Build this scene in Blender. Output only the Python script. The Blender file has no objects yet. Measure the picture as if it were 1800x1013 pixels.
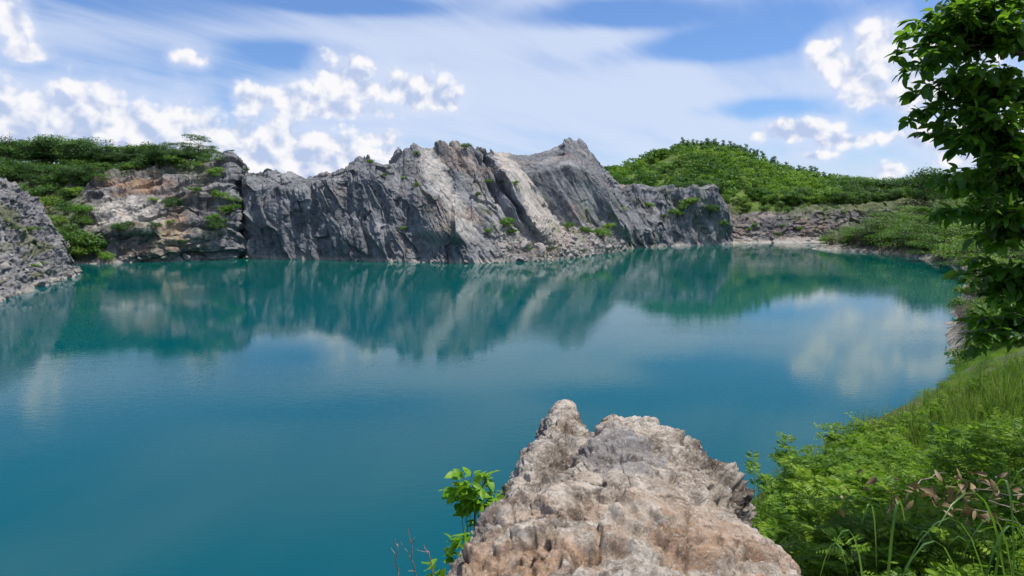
import bpy, math, random
import numpy as np
from mathutils import Vector, Matrix, Quaternion
R = math.radians
SC = bpy.context.scene
COL = SC.collection
rng = np.random.default_rng(7)
random.seed(7)

# ------------------------------------------------------------------ camera
CAM_H = 15.0
PITCH = math.atan((506.5 - 372.0) / 1200.0)
cd = bpy.data.cameras.new('camera'); cam = bpy.data.objects.new('camera', cd); COL.objects.link(cam)
cd.sensor_width = 36.0; cd.lens = 24.0; cd.clip_start = 0.05; cd.clip_end = 20000
cam.location = (0, 0, CAM_H); cam.rotation_euler = (math.pi / 2 - PITCH, 0, 0)
SC.camera = cam

# ------------------------------------------------------------------ light and exposure
SUN_AZ, SUN_EL = R(80), R(73)
SC.view_settings.view_transform = 'Standard'; SC.view_settings.look = 'None'
SC.view_settings.exposure = 0.3; SC.view_settings.gamma = 1.0
SC.view_settings.use_curve_mapping = False
SC.render.engine = 'CYCLES'
cy = SC.cycles
cy.use_denoising = True
try:
    cy.denoiser = 'OPENIMAGEDENOISE'; cy.denoising_input_passes = 'RGB_ALBEDO_NORMAL'; cy.denoising_prefilter = 'FAST'
except Exception:
    pass
cy.use_adaptive_sampling = True; cy.adaptive_threshold = 0.018; cy.adaptive_min_samples = 10
cy.max_bounces = 6; cy.diffuse_bounces = 2; cy.glossy_bounces = 3; cy.transmission_bounces = 3; cy.transparent_max_bounces = 4
cy.caustics_reflective = False; cy.caustics_refractive = False
cy.sample_clamp_indirect = 6.0
sd = bpy.data.lights.new('sun', 'SUN'); sun = bpy.data.objects.new('sun', sd); COL.objects.link(sun)
sd.energy = 4.4; sd.angle = R(0.55); sd.color = (1.0, 0.955, 0.88)
SUN_DIR = Vector((math.sin(SUN_AZ) * math.cos(SUN_EL), math.cos(SUN_AZ) * math.cos(SUN_EL), math.sin(SUN_EL)))
sun.rotation_euler = SUN_DIR.to_track_quat('Z', 'Y').to_euler()
sun.location = (60, 20, 80)

# ------------------------------------------------------------------ node helper
class NT:
    def __init__(s, tree): s.t = tree
    def n(s, typ, **kw):
        nd = s.t.nodes.new(typ)
        ins = kw.pop('ins', {})
        for k, v in kw.items(): setattr(nd, k, v)
        for k, v in ins.items(): s.put(nd.inputs[k], v)
        return nd
    def put(s, sock, v):
        if isinstance(v, bpy.types.NodeSocket): s.t.links.new(v, sock)
        elif isinstance(v, bpy.types.Node): s.t.links.new(v.outputs[0], sock)
        else: sock.default_value = v
    def m(s, op, a, b=0.0, c=0.0, clamp=False):
        nd = s.n('ShaderNodeMath', operation=op, use_clamp=clamp)
        s.put(nd.inputs[0], a)
        if len(nd.inputs) > 1: s.put(nd.inputs[1], b)
        if len(nd.inputs) > 2: s.put(nd.inputs[2], c)
        return nd.outputs[0]
    def v(s, op, a, b=(0, 0, 0), scale=None):
        nd = s.n('ShaderNodeVectorMath', operation=op)
        s.put(nd.inputs[0], a); s.put(nd.inputs[1], b)
        if scale is not None: s.put(nd.inputs['Scale'], scale)
        return nd.outputs['Value'] if op in ('LENGTH', 'DISTANCE', 'DOT_PRODUCT') else nd.outputs[0]
    def ramp(s, x, a, b, lo=0.0, hi=1.0, smooth=True):
        nd = s.n('ShaderNodeMapRange', interpolation_type='SMOOTHSTEP' if smooth else 'LINEAR')
        for i, q in enumerate((x, a, b, lo, hi)): s.put(nd.inputs[i], q)
        return nd.outputs[0]
    def mix(s, f, a, b, blend='MIX'):
        nd = s.n('ShaderNodeMix', data_type='RGBA', blend_type=blend)
        s.put(nd.inputs[0], f)
        for i, q in ((6, a), (7, b)):
            if isinstance(q, tuple) and len(q) == 3: q = (*q, 1.0)
            s.put(nd.inputs[i], q)
        return nd.outputs[2]
    def noise(s, vec, scale, detail=4.0, rough=0.55, dist=0.0, lac=2.0):
        nd = s.n('ShaderNodeTexNoise', noise_dimensions='3D')
        s.put(nd.inputs['Vector'], vec)
        for k, q in (('Scale', scale), ('Detail', detail), ('Roughness', rough), ('Distortion', dist), ('Lacunarity', lac)): s.put(nd.inputs[k], q)
        return nd.outputs[0]
    def voro(s, vec, scale, detail=0.0, rough=0.5, feature='F1'):
        nd = s.n('ShaderNodeTexVoronoi', feature=feature)
        s.put(nd.inputs['Vector'], vec); s.put(nd.inputs['Scale'], scale)
        s.put(nd.inputs['Detail'], detail); s.put(nd.inputs['Roughness'], rough)
        return nd.outputs[0]
    def comb(s, x, y, z):
        nd = s.n('ShaderNodeCombineXYZ')
        for i, q in enumerate((x, y, z)): s.put(nd.inputs[i], q)
        return nd.outputs[0]
    def sep(s, v):
        nd = s.n('ShaderNodeSeparateXYZ'); s.put(nd.inputs[0], v); return nd.outputs

def px_dir(px, py):
    xc = (px - 900.0) / 1200.0; yc = (506.5 - py) / 1200.0
    c, q = math.cos(PITCH), math.sin(PITCH)
    return np.array([xc, c + yc * q, -q + yc * c])
def azel(px, py):
    d = px_dir(px, py); d = d / np.linalg.norm(d)
    return math.atan2(d[0], d[1]), math.asin(d[2])

# ------------------------------------------------------------------ world: sky with cirrus and cumulus
W = bpy.data.worlds.new('World'); SC.world = W; W.use_nodes = True
W.node_tree.nodes.clear()
def build_world():
    t = NT(W.node_tree)
    d = t.v('NORMALIZE', t.n('ShaderNodeTexCoord').outputs['Generated'])
    x, y, z = t.sep(d)
    az = t.m('ARCTAN2', x, y); el = t.m('ARCSINE', z)
    P = t.comb(az, el, 0.0)
    sky = t.n('ShaderNodeTexSky', sky_type='NISHITA', sun_disc=False, sun_elevation=SUN_EL, sun_rotation=SUN_AZ,
              altitude=100.0, air_density=1.0, dust_density=0.3, ozone_density=3.0)
    skyc = t.v('SCALE', sky.outputs[0], scale=SKY_STRENGTH)
    skyc = t.v('MULTIPLY', skyc, SKY_TINT)
    # high cirrus: streaks on a flat layer
    zz = t.m('ADD', t.m('MAXIMUM', z, 0.0), 0.16)
    L = t.comb(t.m('DIVIDE', x, zz), t.m('DIVIDE', y, zz), 3.7)
    rot = t.n('ShaderNodeVectorRotate', rotation_type='Z_AXIS', ins={'Vector': L, 'Angle': R(-52)}).outputs[0]
    c1 = t.noise(t.v('MULTIPLY', rot, (0.30, 1.15, 1)), 1.0, 5.0, 0.55, 0.5)
    c3 = t.noise(t.v('MULTIPLY', rot, (0.9, 4.2, 1)), 1.0, 4.0, 0.62, 0.8)
    cir = t.m('ADD', t.m('MULTIPLY', c1, 1.3), t.m('MULTIPLY', c3, 0.35))
    veil = t.m('MULTIPLY', t.ramp(z, 0.34, 0.02), 0.12)
    cir = t.m('ADD', cir, veil)
    up = t.m('MULTIPLY', t.ramp(z, -0.02, 0.03), 0.82)
    cirf = t.m('MULTIPLY', t.ramp(cir, CIR_LO, CIR_HI), up)
    base = t.mix(cirf, skyc, CIRRUS_COL)
    bg0 = t.n('ShaderNodeBackground', ins={'Color': base, 'Strength': 1.0})
    # ---- the band above the horizon that holds the cumulus banks
    ci = None
    for (px, py, rx, ry, w) in [(560, 4, 190, 18, .5), (1060, 30, 150, 24, .5), (520, 95, 110, 24, .5), (1230, 85, 170, 24, .5), (1345, 192, 130, 18, .45),
                                (180, 110, 240, 30, .22), (400, 215, 50, 50, .3), (1450, 25, 200, 36, .3), (300, 12, 200, 20, .1), (880, 70, 300, 36, -.25), (900, 180, 420, 70, -.22), (250, 60, 300, 30, -.1)]:
        a, e = azel(px, py)
        q = t.v('MULTIPLY', t.v('SUBTRACT', P, (a, e, 0)), (1200. / rx, 1200. / ry, 0))
        f = t.m('MULTIPLY', t.ramp(t.v('LENGTH', q), 1.5, 0.0), w)
        ci = f if ci is None else t.m('ADD', ci, f)
    cirb = t.m('MULTIPLY', t.ramp(t.m('SUBTRACT', cir, ci), CIR_LO, CIR_HI), up)
    baseb = t.mix(cirb, skyc, CIRRUS_COL)
    blobs = [(70, 245, 120, 22, 1), (250, 258, 120, 22, 1), (30, 212, 105, 42, 1), (150, 232, 105, 52, 1), (330, 230, 42, 40, 1), (235, 222, 45, 40, 1), (60, 172, 40, 16, .7), (300, 255, 90, 30, 1),
             (470, 275, 70, 46, 1), (560, 285, 75, 40, 1), (430, 245, 36, 24, .9), (500, 310, 130, 40, 1), (590, 270, 40, 28, .9),
             (610, 142, 40, 28, 1), (520, 178, 40, 22, 1), (735, 165, 48, 20, 1), (446, 176, 24, 18, .85), (605, 192, 60, 13, .9), (640, 160, 30, 18, .9), (712, 150, 20, 16, .9), (775, 178, 26, 14, .9),
             (655, 243, 36, 13, .75), (690, 275, 36, 14, .85),
             (25, 45, 24, 40, .8), (40, 92, 36, 14, .7), (335, 103, 30, 14, .55),
             (1455, 95, 24, 24, .95), (1548, 85, 32, 36, 1), (1520, 130, 40, 28, .95), (1560, 168, 66, 18, .8), (1650, 140, 80, 40, .9),
             (1410, 232, 60, 15, .85), (1490, 246, 80, 12, .75), (1570, 298, 40, 14, .7), (1425, 275, 36, 10, .6), (1700, 250, 80, 34, .8),
             (-150, 190, 120, 60, 1), (-420, 230, 120, 50, 1), (2000, 190, 140, 50, .9), (2400, 200, 140, 60, 1)]
    acc = None
    for (px, py, rx, ry, w) in blobs:
        a, e = azel(px, py)
        c = math.cos(a)
        wx = 1.42 * rx / 1200.0 * c * c; wy = 1.5 * ry / 1200.0 * c
        q = t.v('MULTIPLY', t.v('SUBTRACT', P, (a, e, 0)), (1 / wx, 1 / wy, 0))
        f = t.m('MULTIPLY_ADD', t.v('LENGTH', q), -0.95, 0.74 + 0.75 * w)
        acc = f if acc is None else t.m('SMOOTH_MAX', acc, f, 0.12)
    far = t.ramp(t.m('ABSOLUTE', az), 0.95, 1.2)
    gn = t.noise(t.v('MULTIPLY', P, (3.0, 6.0, 1)), 1.0, 2.0)
    gen = t.m('SUBTRACT', t.m('MULTIPLY', t.m('SUBTRACT', gn, 0.40), 5.0), t.m('MULTIPLY', t.m('ABSOLUTE', t.m('SUBTRACT', el, 0.12)), 8.0))
    acc = t.m('MAXIMUM', acc, t.m('MULTIPLY_ADD', far, 3.0, t.m('ADD', gen, -3.0)))
    acc = t.m('MAXIMUM', acc, -1.0)
    acc = t.m('ADD', acc, t.m('MULTIPLY', t.m('SUBTRACT', t.noise(P, 16.0, 2.0), 0.5), 0.7))
    g = bpy.data.node_groups.new('cloud_detail', 'ShaderNodeTree')
    g.interface.new_socket('P', in_out='INPUT', socket_type='NodeSocketVector')
    g.interface.new_socket('D', in_out='OUTPUT', socket_type='NodeSocketFloat')
    q = NT(g); gi = g.nodes.new('NodeGroupInput'); go = g.nodes.new('NodeGroupOutput')
    vo = q.voro(gi.outputs[0], 27.0, 2.4, 0.5)
    no = q.noise(gi.outputs[0], 38.0, 5.0, 0.54)
    g.links.new(q.m('ADD', q.m('MULTIPLY', q.m('SUBTRACT', 0.68, vo), 0.75), q.m('MULTIPLY', q.m('SUBTRACT', no, 0.5), 0.85)), go.inputs[0])
    def field(vec):
        nd = t.n('ShaderNodeGroup'); nd.node_tree = g; t.put(nd.inputs[0], vec); return nd.outputs[0]
    Pw = t.v('ADD', P, t.v('SCALE', t.v('SUBTRACT', t.n('ShaderNodeTexNoise', ins={'Vector': P, 'Scale': 26.0, 'Detail': 2.0}).outputs[1], (.5, .5, .5)), scale=0.013))
    E0 = field(Pw); E1 = field(t.v('ADD', Pw, (0.007, 0.015, 0)))
    D0 = t.m('ADD', acc, E0)
    den = t.ramp(D0, 0.20, 0.66)
    rel = t.m('SUBTRACT', E0, E1)
    body = t.ramp(D0, 0.5, 1.6)
    lit = t.ramp(t.m('ADD', t.m('MULTIPLY', rel, 1.15), t.m('MULTIPLY', body, -0.22)), -0.44, 0.27)
    cc = t.mix(lit, CU_DARK, CU_LIT)
    wis = t.m('MULTIPLY', t.ramp(t.m('ADD', acc, t.m('MULTIPLY', E0, 0.45)), -0.30, 0.62), 0.55)
    baseb = t.mix(wis, baseb, (0.56, 0.62, 0.77))
    allc = t.mix(t.m('MULTIPLY', den, t.m('MULTIPLY', t.ramp(z, -0.03, 0.02), 0.97)), baseb, cc)
    bg1 = t.n('ShaderNodeBackground', ins={'Color': allc, 'Strength': 1.0})
    band = t.m('MULTIPLY', t.ramp(z, 0.36, 0.31), t.ramp(z, -0.06, -0.03))
    mx = t.n('ShaderNodeMixShader', ins={0: band}); t.put(mx.inputs[1], bg0.outputs[0]); t.put(mx.inputs[2], bg1.outputs[0])
    t.n('ShaderNodeOutputWorld', ins={'Surface': mx.outputs[0]})
CIR_LO, CIR_HI = 0.60, 1.14
SKY_TINT = (0.80, 0.98, 1.28)
SKY_STRENGTH = 0.09
CIRRUS_COL = (0.565, 0.63, 0.77)
CU_LIT = (0.79, 0.785, 0.80)
CU_DARK = (0.40, 0.48, 0.67)
build_world()
W.cycles.sampling_method = 'MANUAL'; W.cycles.sample_map_resolution = 512
# ------------------------------------------------------------------ noise in numpy
_perm = np.random.default_rng(11).permutation(256); _perm = np.concatenate([_perm, _perm, _perm])
_gr = np.random.default_rng(12).normal(size=(256, 3)); _gr /= np.linalg.norm(_gr, axis=1)[:, None]
def pn(p):
    p = np.asarray(p, float); i = np.floor(p).astype(int); f = p - i; i &= 255
    u = f * f * f * (f * (f * 6 - 15) + 10)
    r = 0
    for dx in (0, 1):
        hx = _perm[i[:, 0] + dx]; wx = u[:, 0] if dx else 1 - u[:, 0]
        for dy in (0, 1):
            hy = _perm[hx + i[:, 1] + dy]; wy = u[:, 1] if dy else 1 - u[:, 1]
            for dz in (0, 1):
                h = _perm[hy + i[:, 2] + dz]; wz = u[:, 2] if dz else 1 - u[:, 2]
                gg = _gr[h]
                r = r + wx * wy * wz * (gg[:, 0] * (f[:, 0] - dx) + gg[:, 1] * (f[:, 1] - dy) + gg[:, 2] * (f[:, 2] - dz))
    return r * 1.6
def fbm(p, o=4, g=0.5, l=2.03):
    a, s, q = 1.0, 0.0, np.asarray(p, float)
    for k in range(o):
        s = s + a * pn(q + 17.3 * k); q = q * l; a *= g
    return s
def ridge(p, o=4, g=0.5, l=2.1):
    a, s, q = 1.0, 0.0, np.asarray(p, float)
    for k in range(o):
        s = s + a * (1 - 2 * np.abs(pn(q + 9.1 * k))); q = q * l; a *= g
    return s
_cr = np.random.default_rng(13).random((256, 4))
def cells(p, soft=0.0):
    """F1, F2 and a height per nearest cell: an offset of its own plus a tilted facet"""
    p = np.asarray(p, float); i = np.floor(p).astype(int)
    b1 = np.full(len(p), 9.0); b2 = b1.copy(); rv = np.zeros(len(p)); hb = np.zeros(len(p), int); dv = np.zeros_like(p)
    for dx in (-1, 0, 1):
        for dy in (-1, 0, 1):
            for dz in (-1, 0, 1):
                j = i + (dx, dy, dz); k = j & 255
                h = _perm[_perm[_perm[k[:, 0]] + k[:, 1]] + k[:, 2]]
                v = p - j - _cr[h, :3]
                d = np.einsum('ij,ij->i', v, v)
                m = d < b1
                b2 = np.where(m, b1, np.minimum(b2, d)); b1 = np.where(m, d, b1); hb = np.where(m, h, hb); dv = np.where(m[:, None], v, dv)
    b1 = np.sqrt(b1); b2 = np.sqrt(b2); rv = _cr[hb, 3]
    fac = np.einsum('ij,ij->i', dv, _gr[hb])
    if soft: fac = fac * sstep(b2 - b1, 0.0, soft); rv = 0.5 + (rv - 0.5) * sstep(b2 - b1, 0.0, soft)
    return b1, b2, 0.5 + (rv - 0.5) * 0.6 * sstep(b2 - b1, 0.0, 0.15) + fac * 0.75
def sstep(x, a, b):
    t = np.clip((x - a) / (b - a), 0, 1); return t * t * (3 - 2 * t)

# ------------------------------------------------------------------ object helpers
def mesh_np(name, V, F, smooth=False, attrs=None, mats=None):
    V = np.asarray(V, np.float32); F = np.asarray(F, np.int32)
    me = bpy.data.meshes.new(name)
    me.vertices.add(len(V)); me.vertices.foreach_set('co', V.ravel())
    k = F.shape[1]
    me.loops.add(F.size); me.loops.foreach_set('vertex_index', F.ravel())
    me.polygons.add(len(F)); me.polygons.foreach_set('loop_start', np.arange(0, F.size, k, dtype=np.int32))
    me.polygons.foreach_set('use_smooth', np.full(len(F), smooth))
    me.update(calc_edges=True)
    for an, (dom, arr) in (attrs or {}).items():
        a = me.attributes.new(an, 'FLOAT', dom); a.data.foreach_set('value', np.asarray(arr, np.float32))
    for m in (mats or []): me.materials.append(m)
    return me
def obj(name, me, mat=None, parent=None, loc=None):
    o = bpy.data.objects.new(name, me); COL.objects.link(o)
    if mat is not None:
        me.materials.clear(); me.materials.append(mat)
    if parent is not None: o.parent = parent
    if loc is not None: o.location = loc
    return o
def empty(name, loc=(0, 0, 0), rz=0.0, s=1.0):
    o = bpy.data.objects.new(name, None); COL.objects.link(o)
    o.location = loc; o.rotation_euler = (0, 0, rz); o.scale = (s, s, s); o.empty_display_size = 0.2
    return o
def tag(o, label=None, cat=None, group=None, kind=None):
    if label: o['label'] = label
    if cat: o['category'] = cat
    if group: o['group'] = group
    if kind: o['kind'] = kind
    return o
def copy_tree(o, parent=None):
    c = o.copy(); COL.objects.link(c); c.parent = parent
    for ch in list(o.children): copy_tree(ch, c)
    return c
def grid_faces(nr, nc, wrap=False):
    r = np.arange(nr - 1)[:, None]; c = np.arange(nc if wrap else nc - 1)[None, :]
    c2 = (c + 1) % nc
    return np.stack([(r * nc + c), (r * nc + c2), ((r + 1) * nc + c2), ((r + 1) * nc + c)], -1).reshape(-1, 4)
def grid_normals(G):
    du = np.gradient(G, axis=1); dv = np.gradient(G, axis=0)
    n = np.cross(du, dv); n /= np.linalg.norm(n, axis=2)[..., None] + 1e-9
    return n
def unproj(px, py, D):
    px, py, D = np.broadcast_arrays(np.asarray(px, float), np.asarray(py, float), np.asarray(D, float))
    xc = (px - 900.0) / 1200.0; yc = (506.5 - py) / 1200.0
    c, q = math.cos(PITCH), math.sin(PITCH)
    dy = c + yc * q; k = D / dy
    return np.stack([xc * k, D, CAM_H + (-q + yc * c) * k], -1)
def water_depth(px, py):
    yc = (506.5 - np.asarray(py, float)) / 1200.0
    c, q = math.cos(PITCH), math.sin(PITCH)
    return CAM_H * (c + yc * q) / (q - yc * c)
def project(P):
    P = np.asarray(P, float); c, q = math.cos(PITCH), math.sin(PITCH)
    y = P[..., 1]; z = P[..., 2] - CAM_H
    f = y * c - z * q; u = y * q + z * c
    return 900 + 1200 * P[..., 0] / f, 506.5 - 1200 * u / f

# ------------------------------------------------------------------ materials
def new_mat(name):
    m = bpy.data.materials.new(name); m.use_nodes = True; m.node_tree.nodes.clear(); return m, NT(m.node_tree)
def finish(t, col, rough=0.9, bump=None, bstr=0.5, bdist=0.1, spec=0.25):
    b = t.n('ShaderNodeBsdfPrincipled'); t.put(b.inputs['Base Color'], col); t.put(b.inputs['Roughness'], rough)
    b.inputs['Specular IOR Level'].default_value = spec
    if bump is not None:
        bn = t.n('ShaderNodeBump', ins={'Strength': bstr, 'Distance': bdist, 'Height': bump}); t.put(b.inputs['Normal'], bn)
    t.n('ShaderNodeOutputMaterial', ins={'Surface': b.outputs[0]})
    return b
def rock_mat(name, dark, mid, pale, warm, wetband=True, warmth=0.25, scale=1.0, streak=0.5):
    m, t = new_mat(name)
    p = t.n('ShaderNodeTexCoord').outputs['Object']
    x, y, z = t.sep(p)
    n1 = t.noise(p, 0.09 * scale, 5, 0.6, 0.4); n2 = t.noise(p, 0.55 * scale, 6, 0.65, 0.3)
    sl = t.n('ShaderNodeAttribute', attribute_name='slab').outputs['Fac']
    bedv = t.comb(t.v('DOT_PRODUCT', p, (0.848, 0.0, 0.53)), t.m('MULTIPLY', y, 0.5), t.m('MULTIPLY', t.v('DOT_PRODUCT', p, (-0.53, 0.0, 0.848)), 0.07))
    sv = t.n('ShaderNodeMix', data_type='VECTOR'); t.put(sv.inputs[0], sl); t.put(sv.inputs[4], t.v('MULTIPLY', p, (1.3, 1.3, 0.07))); t.put(sv.inputs[5], t.v('SCALE', bedv, scale=1.5))
    n3 = t.noise(sv.outputs[1], 0.55 * scale, 5, 0.62)
    n4 = t.noise(p, 2.2 * scale, 4, 0.7)
    c = t.mix(t.ramp(n2, 0.36, 0.66), dark, mid)
    c = t.mix(t.ramp(n1, 0.45, 0.72, 0.0, 0.65), c, pale)
    c = t.mix(t.ramp(n3, 0.5, 0.68, 0.0, streak), c, dark)
    c = t.mix(t.ramp(n3, 0.46, 0.32, 0.0, streak * 0.8), c, pale)
    c = t.mix(t.ramp(n4, 0.52, 0.72, 0.0, 0.55), c, pale)
    w = t.noise(t.v('ADD', p, (31, 7, 3)), 0.11 * scale, 5, 0.62, 0.6)
    c = t.mix(t.ramp(w, 0.52, 0.70, 0.0, warmth), c, warm)
    pa = t.n('ShaderNodeAttribute', attribute_name='pale').outputs['Fac']
    c = t.mix(t.m('MULTIPLY', pa, t.m('MULTIPLY', t.ramp(n2, 0.3, 0.62, 0.35, 1.0), t.ramp(n3, 0.36, 0.6, 1.0, 0.5))), c, (0.47, 0.435, 0.385))
    wa = t.n('ShaderNodeAttribute', attribute_name='warm').outputs['Fac']
    c = t.mix(t.m('MULTIPLY', wa, t.ramp(n2, 0.3, 0.62, 0.1, 1.0)), c, (0.30, 0.17, 0.095))
    gr = t.n('ShaderNodeAttribute', attribute_name='green').outputs['Fac']
    c = t.mix(t.m('MULTIPLY', gr, t.ramp(n4, 0.35, 0.6, 0.2, 1.0)), c, (0.075, 0.105, 0.026))
    ga = t.n('ShaderNodeAttribute', attribute_name='grey').outputs['Fac']
    c = t.mix(ga, c, t.mix(t.ramp(n3, 0.36, 0.66), (0.20, 0.205, 0.215), (0.085, 0.09, 0.10)))
    if wetband:
        wz = t.m('ADD', z, t.m('MULTIPLY', t.m('SUBTRACT', n2, 0.5), 1.6))
        c = t.mix(t.ramp(wz, 1.5, 0.5, 0.0, 0.75), c, (0.33, 0.30, 0.27))
    bh = t.noise(p, 0.9 * scale, 6, 0.68, 0.3)
    finish(t, c, 0.92, bh, 0.75, 0.5 / scale, 0.2)
    return m
ROCK = rock_mat('rock_grey', (0.082, 0.086, 0.097), (0.180, 0.184, 0.195), (0.32, 0.318, 0.32), (0.28, 0.215, 0.155), warmth=0.18, streak=0.36)
ROCK_L = rock_mat('rock_banded', (0.055, 0.053, 0.055), (0.165, 0.155, 0.15), (0.33, 0.305, 0.28), (0.34, 0.21, 0.125), warmth=0.45, streak=0.45)
ROCK_S = rock_mat('rock_rubble', (0.095, 0.095, 0.102), (0.185, 0.18, 0.185), (0.30, 0.29, 0.29), (0.23, 0.20, 0.14), warmth=0.25, streak=0.1, scale=1.4)

def leaf_mat(name, cols, transl=0.35, rough=0.5, scale=0.6, spec=0.3):
    m, t = new_mat(name)
    p = t.n('ShaderNodeTexCoord').outputs['Object']
    oi = t.n('ShaderNodeObjectInfo').outputs['Random']
    at = t.n('ShaderNodeAttribute', attribute_name='tint').outputs['Fac']
    n = t.noise(t.v('ADD', p, t.comb(t.m('MULTIPLY', oi, 50.0), 0.0, 0.0)), scale, 3, 0.6)
    f = t.m('ADD', t.m('MULTIPLY', n, 0.9), t.m('ADD', t.m('MULTIPLY', t.m('SUBTRACT', oi, 0.5), 0.55), t.m('MULTIPLY', t.m('SUBTRACT', at, 0.5), 0.7)))
    cr = t.n('ShaderNodeValToRGB'); t.put(cr.inputs[0], f)
    e = cr.color_ramp.elements
    e[0].position, e[0].color = 0.15, (*cols[0], 1)
    e[1].position, e[1].color = 0.85, (*cols[-1], 1)
    for k, c in enumerate(cols[1:-1]):
        q = e.new(0.15 + 0.7 * (k + 1) / (len(cols) - 1)); q.color = (*c, 1)
    b = t.n('ShaderNodeBsdfPrincipled'); t.put(b.inputs['Base Color'], cr.outputs[0]); b.inputs['Roughness'].default_value = rough
    b.inputs['Specular IOR Level'].default_value = spec
    tr = t.n('ShaderNodeBsdfTranslucent'); t.put(tr.inputs[0], t.mix(0.6, cr.outputs[0], (0.20, 0.38, 0.02), 'MIX') if transl > 0.2 else cr.outputs[0])
    mx = t.n('ShaderNodeMixShader', ins={0: transl}); t.put(mx.inputs[1], b.outputs[0]); t.put(mx.inputs[2], tr.outputs[0])
    t.n('ShaderNodeOutputMaterial', ins={'Surface': mx.outputs[0]})
    return m
def plain_mat(name, c1, c2, scale=3.0, rough=0.85, bstr=0.4, bdist=0.02, stretch=(1, 1, 1)):
    m, t = new_mat(name)
    p = t.v('MULTIPLY', t.n('ShaderNodeTexCoord').outputs['Object'], stretch)
    n = t.noise(p, scale, 5, 0.65, 0.2)
    finish(t, t.mix(t.ramp(n, 0.3, 0.7), c1, c2), rough, t.noise(p, scale * 3, 5, 0.65), bstr, bdist)
    return m
BARK = plain_mat('bark', (0.055, 0.042, 0.032), (0.16, 0.13, 0.10), 4.0, stretch=(1, 1, .3))
DRY = plain_mat('dry_twig', (0.16, 0.12, 0.095), (0.30, 0.25, 0.20), 4.0)

# ------------------------------------------------------------------ water
def water_mat():
    m, t = new_mat('lake_water')
    p = t.n('ShaderNodeTexCoord').outputs['Object']
    x, y, z = t.sep(p)
    n1 = t.noise(t.v('MULTIPLY', p, (0.75, 1.5, 1)), 1.5, 4, 0.55, 0.3)
    n2 = t.noise(t.v('MULTIPLY', p, (0.8, 1.4, 1)), 0.33, 3, 0.5, 0.2)
    patch = t.ramp(t.noise(t.v('MULTIPLY', p, (0.5, 1.5, 1)), 0.022, 3, 0.5, 0.6), 0.45, 0.66, 0.30, 1.15)
    h = t.m('MULTIPLY', t.m('ADD', t.m('MULTIPLY', n1, 0.011), t.m('MULTIPLY', n2, 0.005)), patch)
    deep = t.noise(p, 0.012, 2, 0.5)
    c = t.mix(t.ramp(deep, 0.3, 0.7), (0.0, 0.062, 0.084), (0.0, 0.074, 0.084))
    c = t.mix(t.ramp(y, 40.0, 260.0), c, (0.0, 0.080, 0.060))
    b = finish(t, c, 0.02, h, 1.0, 1.0, 0.26)
    b.inputs['IOR'].default_value = 1.333
    return m
w = obj('water', mesh_np('water', [(-420, -60, 0), (620, -60, 0), (620, 620, 0), (-420, 620, 0)], [(0, 1, 2, 3)]), water_mat())
tag(w, kind='structure')
GROUND = plain_mat('earth', (0.09, 0.075, 0.045), (0.07, 0.09, 0.03), 0.4, bdist=0.2)
g = obj('ground', mesh_np('ground', [(-9000, -9000, -4), (9000, -9000, -4), (9000, 9000, -4), (-9000, 9000, -4)], [(0, 1, 2, 3)]), GROUND)
tag(g, kind='structure')
# ------------------------------------------------------------------ cliffs: lofted between level curves, then weathered by displacement
GRIDS = {}
def loft(u, levels, rows):
    """levels: knot lists (px, py, D) ; D None = on the water. Extra tuple ('off', dx, dy, dz) = offset from the previous level"""
    curves = []
    for lv in levels:
        if lv[0] == 'off':
            q = curves[-1] + np.array(lv[1:4], float)
            if len(lv) > 4: q[:, 2] = lv[4]
            curves.append(q); continue
        k = np.array([(a[0], a[1], a[2] if a[2] is not None else water_depth(a[0], a[1])) for a in lv], float)
        py = np.interp(u, k[:, 0], k[:, 1]); D = np.interp(u, k[:, 0], k[:, 2])
        pts = unproj(u, py, D)
        curves.append(pts)
    out = []
    for (a, b, n) in zip(curves[:-1], curves[1:], rows):
        t = np.arange(n) / n
        out.append(a[None] * (1 - t)[:, None, None] + b[None] * t[:, None, None])
    out.append(curves[-1][None])
    G = np.concatenate(out, 0)
    return G
def smooth_grid(G, k, axis=0):
    for _ in range(k):
        H = G.copy()
        if axis == 0: H[1:-1] = (G[:-2] + 2 * G[1:-1] + G[2:]) / 4
        else: H[:, 1:-1] = (G[:, :-2] + 2 * G[:, 1:-1] + G[:, 2:]) / 4
        G = H
    return G
def make_cliff(name, G, mat, attrs=None, smooth=False):
    nr, nc, _ = G.shape
    me = mesh_np(name, G.reshape(-1, 3), grid_faces(nr, nc), smooth, {k: ('POINT', v.ravel()) for k, v in (attrs or {}).items()})
    o = obj(name, me, mat); tag(o, kind='structure')
    GRIDS[name] = G
    return o
def on_grid(G, px, py, front=None):
    H = G if front is None else G[:front]
    X, Y = project(H)
    d = (X - px) ** 2 + (Y - py) ** 2
    d = d + 0.02 * np.maximum(0, H[..., 1] - H[..., 1].min())
    i = np.unravel_index(np.argmin(d), d.shape)
    return H[i]

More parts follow.
